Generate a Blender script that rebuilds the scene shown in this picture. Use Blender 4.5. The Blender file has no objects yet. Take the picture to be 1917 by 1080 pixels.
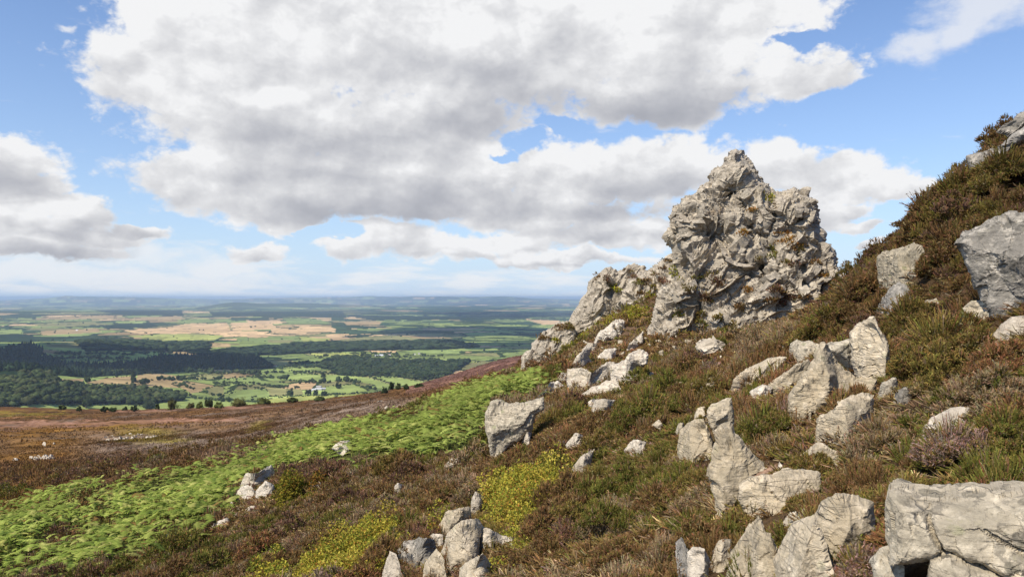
import bpy, math, random
import numpy as np
from mathutils import Vector
from mathutils.geometry import delaunay_2d_cdt
from mathutils.bvhtree import BVHTree

C = bpy.context.scene.collection
SC = bpy.context.scene
rng = np.random.default_rng(11)
random.seed(11)

# ------------------------------------------------------------------ camera
F = 1384.0
PW, PH = 1917.0, 1080.0
PITCH = math.atan(17.0 / F)
cam_d = bpy.data.cameras.new('camera')
cam_d.sensor_width = 36.0
cam_d.lens = 36.0 * F / PW
cam_d.clip_start = 0.05
cam_d.clip_end = 300000.0
cam = bpy.data.objects.new('camera', cam_d)
cam.rotation_euler = (math.pi / 2 + PITCH, 0, 0)
C.objects.link(cam)
SC.camera = cam

# ------------------------------------------------------------------ exposure
SC.view_settings.view_transform = 'Standard'
SC.view_settings.look = 'None'
SC.view_settings.exposure = 0.18
SC.view_settings.gamma = 1.0
SC.cycles.max_bounces = 5
SC.cycles.diffuse_bounces = 3
SC.cycles.transparent_max_bounces = 6
SC.cycles.volume_bounces = 1
SC.cycles.use_denoising = True

# ------------------------------------------------------------------ sun
SUN_EL = math.radians(50)
SUN_H = (-0.72, -0.69)                       # horizontal direction towards the sun
sun_dir = Vector((SUN_H[0] * math.cos(SUN_EL), SUN_H[1] * math.cos(SUN_EL), math.sin(SUN_EL))).normalized()
sun_d = bpy.data.lights.new('sun', 'SUN')
sun_d.energy = 5.0
sun_d.angle = math.radians(0.53)
sun_d.color = (1.0, 0.91, 0.78)
sun = bpy.data.objects.new('sun', sun_d)
sun.rotation_euler = sun_dir.to_track_quat('Z', 'Y').to_euler()
C.objects.link(sun)

# ------------------------------------------------------------------ pixel <-> world
cP, sP = math.cos(PITCH), math.sin(PITCH)

def px_dir(u, v):
    """direction with horizontal forward component; u, v arrays of photograph pixels"""
    u = np.asarray(u, float); v = np.asarray(v, float)
    x = (u - PW / 2) / F
    y = -(v - PH / 2) / F
    return np.stack([x, cP - sP * y, sP + cP * y], -1)

def project(P):
    P = np.asarray(P, float)
    X, Y, Z = P[..., 0], P[..., 1], P[..., 2]
    fwd = cP * Y + sP * Z
    up = -sP * Y + cP * Z
    fwd = np.where(fwd < 1e-3, 1e-3, fwd)
    return PW / 2 + F * X / fwd, PH / 2 - F * up / fwd

# ------------------------------------------------------------------ world: sky and clouds
world = bpy.data.worlds.new('World')
SC.world = world
world.use_nodes = True
NT = world.node_tree
NT.nodes.clear()

def wn(kind, **kw):
    n = NT.nodes.new(kind)
    for k, v in kw.items():
        setattr(n, k, v)
    return n

def link(a, b):
    NT.links.new(a, b)

def wmath(op, a, b=None, c=None, clamp=False):
    n = wn('ShaderNodeMath', operation=op, use_clamp=clamp)
    for i, s in enumerate((a, b, c)):
        if s is None:
            continue
        if isinstance(s, (int, float)):
            n.inputs[i].default_value = s
        else:
            link(s, n.inputs[i])
    return n.outputs[0]

SKY_STRENGTH = 0.14
sky = wn('ShaderNodeTexSky', sky_type='NISHITA')
sky.sun_disc = False
sky.sun_elevation = SUN_EL
sky.sun_rotation = math.atan2(SUN_H[0], SUN_H[1])
sky.altitude = 450
sky.air_density = 1.1
sky.dust_density = 0.15
sky.ozone_density = 3.0
tc = wn('ShaderNodeTexCoord')
sep = wn('ShaderNodeSeparateXYZ')
link(tc.outputs['Generated'], sep.inputs[0])
az = wmath('ARCTAN2', sep.outputs[0], sep.outputs[1])
el = wmath('ARCSINE', sep.outputs[2])
comb = wn('ShaderNodeCombineXYZ')
link(az, comb.inputs[0]); link(el, comb.inputs[1])
# coordinates in degrees
deg = wn('ShaderNodeVectorMath', operation='SCALE')
deg.inputs['Scale'].default_value = 180 / math.pi
link(comb.outputs[0], deg.inputs[0])
P0 = deg.outputs[0]

def wnoise(vec, scale, detail, rough, stretch=(1, 1, 1), lac=2.0, off=0.0, dist=0.0):
    m = wn('ShaderNodeMapping')
    m.inputs['Scale'].default_value = stretch
    m.inputs['Location'].default_value = (off, off * 1.7, off * 0.6)
    link(vec, m.inputs['Vector'])
    n = wn('ShaderNodeTexNoise')
    n.inputs['Scale'].default_value = scale
    n.inputs['Detail'].default_value = detail
    n.inputs['Roughness'].default_value = rough
    n.inputs['Lacunarity'].default_value = lac
    n.inputs['Distortion'].default_value = dist
    link(m.outputs[0], n.inputs['Vector'])
    return n

def warp(vec, amount, scale, detail, rough, stretch=(1, 1, 1), off=0.0):
    n = wnoise(vec, scale, detail, rough, stretch, off=off)
    s = wn('ShaderNodeVectorMath', operation='SUBTRACT')
    s.inputs[1].default_value = (0.5, 0.5, 0.5)
    link(n.outputs['Color'], s.inputs[0])
    k = wn('ShaderNodeVectorMath', operation='MULTIPLY')
    k.inputs[1].default_value = (amount, amount * 0.75, 0)
    link(s.outputs[0], k.inputs[0])
    a = wn('ShaderNodeVectorMath', operation='ADD')
    link(vec, a.inputs[0]); link(k.outputs[0], a.inputs[1])
    return a.outputs[0]

PV = warp(warp(P0, 3.4, 0.20, 2, 0.5, (1, 1.4, 1)), 2.2, 0.45, 8, 0.62, (1, 1.4, 1), off=7.3)

def blob(vec, u, v, ru, rv, s=1.0, rot=0.0):
    """1 at the middle of an ellipse of the sky, 0 at its edge, negative outside; times s"""
    d = px_dir(u, v)
    a = math.degrees(math.atan2(d[0], d[1]))
    e = math.degrees(math.asin(d[2] / np.linalg.norm(d)))
    k = math.degrees(1 / F) * math.cos(math.radians(a))
    m = wn('ShaderNodeMapping', vector_type='TEXTURE')
    m.inputs['Location'].default_value = (a, e, 0)
    m.inputs['Rotation'].default_value = (0, 0, math.radians(rot))
    m.inputs['Scale'].default_value = (ru * k, rv * k, 1)
    link(vec, m.inputs['Vector'])
    l = wn('ShaderNodeVectorMath', operation='LENGTH')
    link(m.outputs[0], l.inputs[0])
    return wmath('MULTIPLY_ADD', l.outputs['Value'], -s, s)

def union(vec, blobs, start=-1.0):
    acc = None
    for b in blobs:
        t = blob(vec, *b)
        acc = t if acc is None else wmath('SMOOTH_MAX', acc, t, 0.12)
    return acc

CLOUDS = [(560, 20, 400, 190), (330, 130, 200, 105), (300, 50, 110, 90), (840, 60, 470, 200), (1200, 60, 380, 160),
          (1440, 16, 160, 50), (1500, 146, 150, 52), (1270, 165, 260, 78), (520, 230, 290, 120), (420, 330, 215, 75),
          (640, 350, 300, 78), (780, 250, 260, 130), (530, 395, 190, 44), (900, 330, 170, 90), (850, 390, 190, 40),
          (-150, 150, 60, 40),
          (1010, 300, 60, 60), (1090, 330, 180, 85), (1230, 310, 220, 75), (1360, 320, 150, 60), (1460, 305, 110, 66),
          (1570, 335, 150, 50), (1670, 345, 95, 26), (1000, 400, 320, 48), (1130, 440, 260, 34), (1490, 400, 140, 50),
          (720, 440, 115, 34), (650, 462, 60, 26), (880, 462, 230, 28), (1020, 486, 260, 16), (1590, 390, 40, 20),
          (30, 300, 95, 60), (50, 350, 110, 40), (110, 392, 120, 44), (40, 440, 240, 44), (255, 428, 70, 20), (470, 130, 220, 100), (60, 470, 210, 20),
          (490, 468, 62, 26),
          (1625, 455, 32, 11), (1610, 425, 70, 16), 
          (2100, 200, 120, 60), (-420, 300, 260, 120), (2600, 120, 500, 150)]
WISPS = [(120, 470, 330, 34), (120, 510, 330, 24), (280, 525, 360, 20), (420, 500, 120, 28), (1850, 10, 120, 55), (1720, 85, 70, 36), (120, 60, 20, 10), (1790, 60, 60, 40)]
HOLES = [(1490, 78, 44, 14), (985, 268, 44, 18), (1060, 240, 60, 12), (940, 290, 30, 12), (640, 438, 80, 12), (1620, 215, 130, 50)]
DARK = [(620, 330, 420, 130, 0.45), (880, 230, 330, 110, 0.40), (1250, 200, 260, 70, 0.35), (60, 400, 260, 120, 0.35), (1200, 400, 420, 90, 0.35), (850, 235, 200, 55, 1.0), (1250, 212, 210, 42, 1.0), (1000, 205, 180, 48, 0.8), (600, 275, 190, 52, 0.75),
        (640, 335, 330, 20, 0.55), (620, 402, 260, 34, 1.1), (820, 375, 200, 40, 0.9), (560, 150, 260, 80, 0.40),
        (820, 150, 150, 60, 0.35), (1100, 130, 200, 60, 0.35), (30, 345, 130, 42, 0.95), (70, 425, 260, 22, 0.9),
        (30, 470, 180, 26, 0.8), (150, 520, 220, 14, 0.5), (1130, 395, 260, 22, 0.8), (1000, 372, 130, 24, 0.6),
        (1180, 440, 260, 14, 0.7), (1360, 395, 150, 45, 0.7), (1490, 418, 120, 30, 0.9), (1620, 400, 100, 26, 0.7),
        (900, 475, 220, 8, 0.55), (1010, 497, 240, 6, 0.5), (1150, 350, 120, 30, 0.35), (1560, 350, 120, 22, 0.3),
        (1430, 232, 60, 16, 0.5)]
LIGHT = [(500, 190, 90, 26, 1.0), (1080, 290, 90, 40, 0.5), (1460, 280, 90, 40, 0.6), (700, 445, 90, 18, 0.5), (230, 100, 100, 80, 0.6),
         (110, 385, 90, 24, 0.7)]
def union_shaded(vec, blobs):
    """the union of the blobs, and how high (+1) or low (-1) each point lies within them"""
    acc = num = den = None
    for b in blobs:
        u, v, ru, rv = b[:4]
        d = px_dir(u, v)
        a = math.degrees(math.atan2(d[0], d[1])); e = math.degrees(math.asin(d[2] / np.linalg.norm(d)))
        k = math.degrees(1 / F) * math.cos(math.radians(a))
        m = wn('ShaderNodeMapping', vector_type='TEXTURE')
        m.inputs['Location'].default_value = (a, e, 0); m.inputs['Scale'].default_value = (ru * k, rv * k, 1)
        link(vec, m.inputs['Vector'])
        l = wn('ShaderNodeVectorMath', operation='LENGTH'); link(m.outputs[0], l.inputs[0])
        t = wmath('SUBTRACT', 1.0, l.outputs['Value'])
        acc = t if acc is None else wmath('SMOOTH_MAX', acc, t, 0.12)
        sp = wn('ShaderNodeSeparateXYZ'); link(m.outputs[0], sp.inputs[0])
        w = wmath('MAXIMUM', t, 0.0)
        y = wmath('MULTIPLY', w, sp.outputs[1])
        num = y if num is None else wmath('ADD', num, y)
        den = w if den is None else wmath('ADD', den, w)
    return acc, wmath('DIVIDE', num, wmath('ADD', den, 0.10))

f_cloud, height_in = union_shaded(PV, CLOUDS)
hol = union(PV, HOLES)
hol = wmath('MULTIPLY', wmath('MAXIMUM', wmath('ADD', hol, 0.25), 0.0), 0.85)
f_cloud = wmath('SUBTRACT', f_cloud, hol)
f_base = f_cloud
nz = wnoise(P0, 0.42, 9, 0.62, (1, 1.5, 1), off=2.0)
lownoise = wnoise(P0, 0.30, 8, 0.6, (0.55, 3.4, 1), off=9.0)
def billow(vec, scale, off=0.0):
    """rounded heads, as on cumulus"""
    m = wn('ShaderNodeMapping'); m.inputs['Scale'].default_value = (1, 1.35, 1); m.inputs['Location'].default_value = (off, off, off); link(vec, m.inputs['Vector'])
    n = wn('ShaderNodeTexVoronoi', feature='SMOOTH_F1'); n.inputs['Scale'].default_value = scale; n.inputs['Smoothness'].default_value = 0.35
    n.inputs['Detail'].default_value = 3.0; n.inputs['Roughness'].default_value = 0.55; n.inputs['Lacunarity'].default_value = 2.3
    link(m.outputs[0], n.inputs['Vector'])
    return wmath('SUBTRACT', 0.62, n.outputs['Distance'])
PB = warp(P0, 1.0, 0.8, 4, 0.55, (1, 1.4, 1), off=15.0)
bl0 = billow(PB, 0.42)
f_cloud = wmath('ADD', f_cloud, wmath('MULTIPLY_ADD', nz.outputs['Fac'], 0.62, -0.31))
f_cloud = wmath('ADD', f_cloud, wmath('MULTIPLY_ADD', bl0, 0.42, 0.13))
# thin broken cloud everywhere low over the horizon
lowband = wn('ShaderNodeMapRange', interpolation_type='SMOOTHSTEP')
lowband.inputs['From Min'].default_value = 5.2
lowband.inputs['From Max'].default_value = 0.5
link(wmath('MULTIPLY', el, 180 / math.pi), lowband.inputs['Value'])
low = wmath('MULTIPLY_ADD', lownoise.outputs['Fac'], 3.4, -1.40)
low = wmath('ADD', low, wmath('MULTIPLY_ADD', lowband.outputs[0], 0.9, -0.9))

def sstep(x, lo, hi):
    n = wn('ShaderNodeMapRange', interpolation_type='SMOOTHSTEP')
    n.inputs['From Min'].default_value = lo
    n.inputs['From Max'].default_value = hi
    link(x, n.inputs['Value'])
    return n.outputs[0]

a_main = sstep(f_cloud, -0.02, 0.30)
a_low = wmath('MULTIPLY', sstep(low, -0.15, 0.6), 0.75)
wis = wmath('ADD', union(PV, WISPS), wmath('MULTIPLY_ADD', nz.outputs['Fac'], 1.4, -0.7))
a_wis = wmath('MULTIPLY', sstep(wis, -0.15, 0.7), 0.72)
alpha = wmath('MAXIMUM', wmath('MAXIMUM', a_main, a_low), a_wis)
above = sstep(wmath('MULTIPLY', el, 180 / math.pi), -0.2, 0.6)
alpha = wmath('MULTIPLY', alpha, above)

PD = warp(P0, 3.4, 0.22, 4, 0.5, (1, 1.3, 1), off=3.1)
dk = None
for b in DARK:
    t = wmath('MAXIMUM', blob(PD, *b), 0.0)
    dk = t if dk is None else wmath('ADD', dk, t)
lt = None
for b in LIGHT:
    t = wmath('MAXIMUM', blob(PD, *b), 0.0)
    lt = t if lt is None else wmath('ADD', lt, t)
def relief(scale, detail, rough, dx, dy, off):
    """light on billows: the field here less the field a little way towards the sun"""
    o = wn('ShaderNodeVectorMath', operation='ADD'); o.inputs[1].default_value = (dx, dy, 0); link(PS, o.inputs[0])
    n0 = wnoise(PS, scale, detail, rough, (1, 1.45, 1), off=off); n1 = wnoise(o.outputs[0], scale, detail, rough, (1, 1.45, 1), off=off)
    return wmath('SUBTRACT', n0.outputs['Fac'], n1.outputs['Fac'])
PS = warp(P0, 1.6, 0.5, 4, 0.55, (1, 1.4, 1), off=12.0)
nb = wnoise(P0, 0.12, 3, 0.45, (1, 1.8, 1), off=5.0)
shade = wmath('MULTIPLY_ADD', dk, 0.56, 0.06)
shade = wmath('SUBTRACT', shade, wmath('MULTIPLY', height_in, 0.52))
shade = wmath('ADD', shade, wmath('MULTIPLY_ADD', nb.outputs['Fac'], 0.7, -0.33))
shade = wmath('SUBTRACT', shade, wmath('MULTIPLY', relief(0.15, 2, 0.45, -1.8, 1.8, 3.0), 1.25))
ob = wn('ShaderNodeVectorMath', operation='ADD'); ob.inputs[1].default_value = (-0.55, 0.7, 0); link(PB, ob.inputs[0])
shade = wmath('SUBTRACT', shade, wmath('MULTIPLY', wmath('SUBTRACT', bl0, billow(ob.outputs[0], 0.42)), 0.26))
shade = wmath('SUBTRACT', shade, wmath('MULTIPLY', lt, 0.6))
# thin edges stay bright
shade = wmath('MULTIPLY', shade, sstep(wmath('MULTIPLY_ADD', f_cloud, 0.25, wmath('MULTIPLY', f_base, 0.75)), -0.02, 0.42))
shade = wmath('MAXIMUM', shade, 0.0)
# the deepest greys level off softly
shade = wmath('SUBTRACT', 1.0, wmath('POWER', 2.718, wmath('MULTIPLY', shade, -1.35)))
ramp = wn('ShaderNodeValToRGB')
ramp.color_ramp.interpolation = 'LINEAR'
e0 = ramp.color_ramp.elements
e0[0].position = 0.0; e0[0].color = (0.80, 0.803, 0.812, 1)
e0[1].position = 1.0; e0[1].color = (0.27, 0.285, 0.33, 1)
e1 = e0.new(0.35); e1.color = (0.62, 0.625, 0.645, 1)
e2 = e0.new(0.7); e2.color = (0.42, 0.43, 0.47, 1)
link(shade, ramp.inputs[0])
# the air brightens towards the horizon
airw = wmath('POWER', 2.718, wmath('MULTIPLY', wmath('MAXIMUM', el, 0.0), -180 / math.pi / 8.5))
air = wn('ShaderNodeMix', data_type='RGBA')
link(wmath('MULTIPLY', airw, 0.92), air.inputs[0])
air.inputs[7].default_value = (0.49 / SKY_STRENGTH, 0.625 / SKY_STRENGTH, 0.81 / SKY_STRENGTH, 1)
bg_sky = wn('ShaderNodeBackground')
bg_sky.inputs['Strength'].default_value = SKY_STRENGTH
tn = wn('ShaderNodeMix', data_type='RGBA', blend_type='MULTIPLY'); tn.inputs[0].default_value = 1.0; tn.inputs[7].default_value = (0.80, 0.86, 1.0, 1); link(sky.outputs[0], tn.inputs[6]); link(tn.outputs[2], air.inputs[6]); link(air.outputs[2], bg_sky.inputs['Color'])
bg_cl = wn('ShaderNodeBackground')
bg_cl.inputs['Strength'].default_value = 1.0
link(ramp.outputs[0], bg_cl.inputs['Color'])
mx = wn('ShaderNodeMixShader')
link(alpha, mx.inputs[0]); link(bg_sky.outputs[0], mx.inputs[1]); link(bg_cl.outputs[0], mx.inputs[2])
wo = wn('ShaderNodeOutputWorld')
link(mx.outputs[0], wo.inputs['Surface'])
world.cycles.sampling_method = 'MANUAL'
world.cycles.sample_map_resolution = 512
# ------------------------------------------------------------------ numpy noise
def _hash(ix, iy, iz, seed=0):
    h = (ix.astype(np.int64) * 374761393 + iy.astype(np.int64) * 668265263 + iz.astype(np.int64) * 2147483647 + seed * 974711) & 0xFFFFFFFF
    h = ((h ^ (h >> 13)) * 1274126177) & 0xFFFFFFFF
    h = ((h ^ (h >> 16)) * 2246822519) & 0xFFFFFFFF
    h = h ^ (h >> 15)
    return (h & 0xFFFFFF) / float(0x1000000)

def vnoise(P, seed=0):
    """value noise in -1..1 of (N,3) points"""
    P = np.asarray(P, float)
    i = np.floor(P); f = P - i
    f = f * f * f * (f * (f * 6 - 15) + 10)
    i = i.astype(np.int64)
    r = 0
    for dx in (0, 1):
        wx = f[:, 0] if dx else 1 - f[:, 0]
        for dy in (0, 1):
            wy = f[:, 1] if dy else 1 - f[:, 1]
            for dz in (0, 1):
                wz = f[:, 2] if dz else 1 - f[:, 2]
                r = r + wx * wy * wz * _hash(i[:, 0] + dx, i[:, 1] + dy, i[:, 2] + dz, seed)
    return r * 2 - 1

def fbm(P, octv=4, seed=0, gain=0.5):
    P = np.asarray(P, float)
    a, s, r = 1.0, 1.0, 0.0
    for o in range(octv):
        r = r + a * vnoise(P * s + o * 17.3, seed + o)
        a *= gain; s *= 2.03
    return r

def cells(P, seed=0):
    """nearest jittered lattice point of (N,3) points: offset vector to it, its hash values (N,4), F1, F2"""
    P = np.asarray(P, float)
    i = np.floor(P).astype(np.int64)
    n = len(P)
    F1 = np.full(n, 1e9); F2 = np.full(n, 1e9)
    off = np.zeros((n, 3)); idv = np.zeros((n, 3), np.int64)
    for dx in (-1, 0, 1):
        for dy in (-1, 0, 1):
            for dz in (-1, 0, 1):
                c = i + np.array([dx, dy, dz])
                s = np.stack([_hash(c[:, 0], c[:, 1], c[:, 2], seed + k) for k in (1, 2, 3)], -1) * 0.9 + 0.05 + c
                d = P - s
                q = np.sqrt((d * d).sum(1))
                m = q < F1
                F2 = np.where(m, F1, np.minimum(F2, q))
                F1 = np.where(m, q, F1)
                off[m] = d[m]; idv[m] = c[m]
    hv = np.stack([_hash(idv[:, 0], idv[:, 1], idv[:, 2], seed + 10 + k) for k in range(4)], -1)
    return off, hv, F1, F2

def smooth(x, a, b):
    t = np.clip((x - a) / (b - a), 0, 1)
    return t * t * (3 - 2 * t)

# ------------------------------------------------------------------ mesh helpers
def mesh_tris(name, V, T, col=None, smooth_shade=False, attr='tint'):
    V = np.ascontiguousarray(V, np.float32); T = np.ascontiguousarray(T, np.int32)
    me = bpy.data.meshes.new(name)
    me.vertices.add(len(V)); me.vertices.foreach_set('co', V.ravel())
    me.loops.add(T.size); me.loops.foreach_set('vertex_index', T.ravel())
    me.polygons.add(len(T))
    me.polygons.foreach_set('loop_start', np.arange(0, T.size, 3, dtype=np.int32))
    try:
        me.polygons.foreach_set('loop_total', np.full(len(T), 3, np.int32))
    except Exception:
        pass
    me.update(calc_edges=True)
    me.validate()
    me.polygons.foreach_set('use_smooth', np.full(len(me.polygons), bool(smooth_shade)))
    if col is not None:
        ca = me.color_attributes.new(attr, 'FLOAT_COLOR', 'POINT')
        c4 = np.ones((len(V), 4), np.float32); c4[:, :3] = col
        ca.data.foreach_set('color', c4.ravel())
    return me

def add_obj(name, me, mat, parent=None, loc=(0, 0, 0)):
    o = bpy.data.objects.new(name, me)
    C.objects.link(o)
    o.location = loc
    if mat is not None and len(me.materials) == 0:
        me.materials.append(mat)
    if parent is not None:
        o.parent = parent
    return o

def tag(o, label=None, cat=None, group=None, kind=None):
    if label: o['label'] = label
    if cat: o['category'] = cat
    if group: o['group'] = group
    if kind: o['kind'] = kind
    return o

def empty(name, loc, rz=0.0):
    o = bpy.data.objects.new(name, None)
    o.empty_display_size = 0.3
    C.objects.link(o); o.location = loc; o.rotation_euler = (0, 0, rz)
    return o

def grid_tris(nu, nv):
    i = np.arange(nu * nv).reshape(nv, nu)
    a, b, c, d = i[:-1, :-1].ravel(), i[:-1, 1:].ravel(), i[1:, 1:].ravel(), i[1:, :-1].ravel()
    return np.concatenate([np.stack([a, b, c], 1), np.stack([a, c, d], 1)])

def inpoly(u, v, poly):
    u = np.asarray(u, float); v = np.asarray(v, float)
    r = np.zeros(u.shape, bool)
    p = np.asarray(poly, float)
    x0, y0 = p[:, 0], p[:, 1]
    x1, y1 = np.roll(x0, -1), np.roll(y0, -1)
    for a, b, c, d in zip(x0, y0, x1, y1):
        if b == d:
            continue
        m = ((b > v) != (d > v)) & (u < (c - a) * (v - b) / (d - b) + a)
        r ^= m
    return r

# ------------------------------------------------------------------ material helpers
def new_mat(name):
    m = bpy.data.materials.new(name)
    m.use_nodes = True
    t = m.node_tree
    t.nodes.clear()
    return m, t

class NB:
    """a few shortcuts for node graphs"""
    def __init__(s, t): s.t = t
    def n(s, kind, **kw):
        x = s.t.nodes.new(kind)
        for k, v in kw.items(): setattr(x, k, v)
        return x
    def l(s, a, b): s.t.links.new(a, b)
    def noise(s, vec, scale, detail=6, rough=0.6, dist=0.0):
        x = s.n('ShaderNodeTexNoise')
        x.inputs['Scale'].default_value = scale; x.inputs['Detail'].default_value = detail
        x.inputs['Roughness'].default_value = rough; x.inputs['Distortion'].default_value = dist
        s.l(vec, x.inputs['Vector']); return x.outputs['Fac']
    def step(s, x, lo, hi):
        m = s.n('ShaderNodeMapRange', interpolation_type='SMOOTHSTEP')
        m.inputs['From Min'].default_value = lo; m.inputs['From Max'].default_value = hi
        s.l(x, m.inputs['Value']); return m.outputs[0]
    def mix(s, f, a, b, mode='MIX'):
        m = s.n('ShaderNodeMix', data_type='RGBA', blend_type=mode)
        for i, x in ((0, f), (6, a), (7, b)):
            if isinstance(x, (int, float)): m.inputs[i].default_value = x
            elif isinstance(x, tuple): m.inputs[i].default_value = (*x, 1)
            else: s.l(x, m.inputs[i])
        return m.outputs[2]
    def math(s, op, a, b=None, clamp=False):
        m = s.n('ShaderNodeMath', operation=op, use_clamp=clamp)
        for i, x in ((0, a), (1, b)):
            if x is None: continue
            if isinstance(x, (int, float)): m.inputs[i].default_value = x
            else: s.l(x, m.inputs[i])
        return m.outputs[0]
    def bump(s, h, strength, dist):
        b = s.n('ShaderNodeBump')
        b.inputs['Strength'].default_value = strength; b.inputs['Distance'].default_value = dist
        s.l(h, b.inputs['Height']); return b.outputs[0]
    def out(s, sh):
        o = s.n('ShaderNodeOutputMaterial'); s.l(sh, o.inputs['Surface'])

def leaf_material(name, trans=0.25, rough=0.6, vary=0.25):
    m, t = new_mat(name); b = NB(t)
    a = b.n('ShaderNodeAttribute', attribute_name='tint')
    d = b.n('ShaderNodeBsdfDiffuse'); b.l(a.outputs['Color'], d.inputs['Color'])
    tr = b.n('ShaderNodeBsdfTranslucent'); b.l(a.outputs['Color'], tr.inputs['Color'])
    mx = b.n('ShaderNodeMixShader'); mx.inputs[0].default_value = trans
    b.l(d.outputs[0], mx.inputs[1]); b.l(tr.outputs[0], mx.inputs[2])
    b.out(mx.outputs[0])
    return m

# ------------------------------------------------------------------ hillside height field
def _cp(u, v, Y):
    d = px_dir(u, v); s = Y / d[1]
    return d * s

CP = [_cp(*p) for p in [
    # bottom edge
    (1917, 1080, 3.0), (1700, 1080, 3.3), (1500, 1080, 4.0), (1250, 1080, 5.2), (1000, 1080, 7.0), (750, 1080, 9.5),
    (450, 1080, 15), (200, 1080, 20), (0, 1080, 25),
    (2150, 1080, 2.7), (-300, 1080, 27),
    # v ~ 900
    (1917, 900, 4.4), (1700, 900, 5.2), (1500, 900, 6.6), (1300, 900, 8.4), (1100, 900, 11), (900, 900, 15), (700, 900, 20),
    (500, 930, 24), (200, 900, 42), (0, 920, 46), (0, 990, 33), (-300, 920, 48), (2200, 900, 3.8),
    # v ~ 750
    (1917, 750, 6.2), (1700, 750, 7.8), (1500, 750, 10.3), (1300, 750, 14), (1100, 750, 20), (960, 830, 18), (1000, 730, 29),
    (820, 780, 33), (600, 830, 36), (860, 850, 21), (900, 745, 36), (760, 780, 40),
    (700, 754, 130), (560, 776, 150), (400, 780, 240), (200, 781, 315), (0, 777, 340), (-400, 772, 350),
    (0, 860, 80), (300, 850, 72), (500, 820, 75), (300, 800, 140), (0, 810, 165), (-400, 860, 82),
    (800, 742, 90), (900, 715, 75), (690, 800, 52),
    # v ~ 620
    (1917, 600, 8.8), (1750, 620, 11.5), (1600, 625, 14.5), (1450, 640, 22), (1300, 660, 31), (1150, 690, 35), (1100, 655, 43),
    (1010, 690, 48), (1200, 620, 44), (1330, 610, 44), (1450, 590, 45), (1560, 560, 46), (1150, 580, 52), (1230, 530, 54),
    (2200, 600, 7.5),
    # skyline of the near slope
    (1620, 505, 22), (1570, 540, 24), (1690, 450, 18.5), (1730, 385, 17.5), (1820, 330, 18.5), (1917, 245, 19.5), (1917, 400, 13), (1790, 470, 13),
    (2200, 150, 19), (2300, 400, 10),
    # behind the skyline
    (1917, 300, 29), (1750, 450, 28), (1640, 545, 34), (1917, 480, 60), (1700, 590, 55), (1400, 640, 75), (1200, 640, 75),
    (1100, 690, 75), (1000, 715, 75), (1500, 640, 75), (1917, 620, 140), (1500, 680, 140), (1100, 705, 140), (2300, 420, 60), (2300, 600, 140),
    # far spur under heather
    (985, 664, 370), (930, 676, 360), (880, 694, 345), (830, 714, 330), (1100, 655, 380), (1300, 645, 400), (1700, 640, 400), (2300, 640, 400),
    (900, 712, 200), (820, 725, 200), (985, 690, 200),
    # crest of the moor, and the fall beyond it
    (700, 740, 320), (500, 757, 350), (300, 768, 370), (100, 767, 385), (0, 764, 390), (-400, 757, 400),
    (985, 700, 620), (800, 740, 620), (500, 775, 620), (200, 790, 620), (-400, 790, 620), (1400, 690, 620), (2300, 690, 620),
    (985, 745, 1300), (700, 790, 1300), (200, 815, 1300), (-400, 815, 1300), (1500, 745, 1300), (2300, 745, 1300),
]]
CP += [np.array(p) for p in [(-4, 4, -3.3), (-10, 10, -6.0), (6, 4, 0.7), (12, 8, 4.6), (18, 13, 8.0), (0.3, 2.2, -1.85), (1.6, 1.8, -1.3), (-1.5, 2.2, -2.4),
                             (-2.5, 6, -3.3), (0.2, 4, -2.1)]]
CP = np.array(CP)
_r = np.hypot(CP[:, 0], CP[:, 1])
_c = np.stack([np.arctan2(CP[:, 0], CP[:, 1]) * 2.2, np.log(_r)], 1)
_e = CP[:, 2] / _r

def _tpsk(r2):
    return np.where(r2 > 1e-12, r2 * np.log(r2 + 1e-12) * 0.5, 0)

_n = len(_c)
_K = _tpsk(((_c[:, None] - _c[None]) ** 2).sum(-1)) + np.eye(_n) * 2e-4
_Pm = np.concatenate([np.ones((_n, 1)), _c], 1)
_A = np.zeros((_n + 3, _n + 3)); _A[:_n, :_n] = _K; _A[:_n, _n:] = _Pm; _A[_n:, :_n] = _Pm.T
_sol = np.linalg.solve(_A, np.concatenate([_e, np.zeros(3)]))

def ground_z(X, Y, detail=True):
    X = np.asarray(X, float).ravel(); Y = np.asarray(Y, float).ravel()
    r = np.maximum(np.hypot(X, Y), 0.05); ph = np.arctan2(X, Y)
    q = np.stack([np.clip(ph, -1.0, 1.0) * 2.2, np.log(np.maximum(r, 1.6))], 1)
    e = np.empty(len(q))
    for i in range(0, len(q), 60000):
        k = _tpsk(((q[i:i + 60000, None] - _c[None]) ** 2).sum(-1))
        e[i:i + 60000] = k @ _sol[:_n] + _sol[_n] + q[i:i + 60000] @ _sol[_n + 1:]
    z1 = e * r
    pl = -1.68 + np.where(X > 0, 14 * np.tanh(0.30 * X / 14), 0.22 * X) - 0.10 * np.clip(Y, -60, 30)
    pl = np.where(r > 400, np.minimum(pl, -0.18 * (r - 400) - 40), pl)
    pl = np.maximum(pl, -290)
    w = smooth(np.abs(ph), 0.85, 1.25)
    w = np.maximum(w, 1 - smooth(r, 1.4, 2.6))
    z = z1 * (1 - w) + pl * w
    if detail:
        P = np.stack([X, Y, np.zeros_like(X)], 1)
        z = z + 0.05 * fbm(P * 0.8, 3, 5) * smooth(r, 1, 6) + 0.006 * np.minimum(r, 60) * fbm(P * 0.13, 3, 6)
    return z

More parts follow.
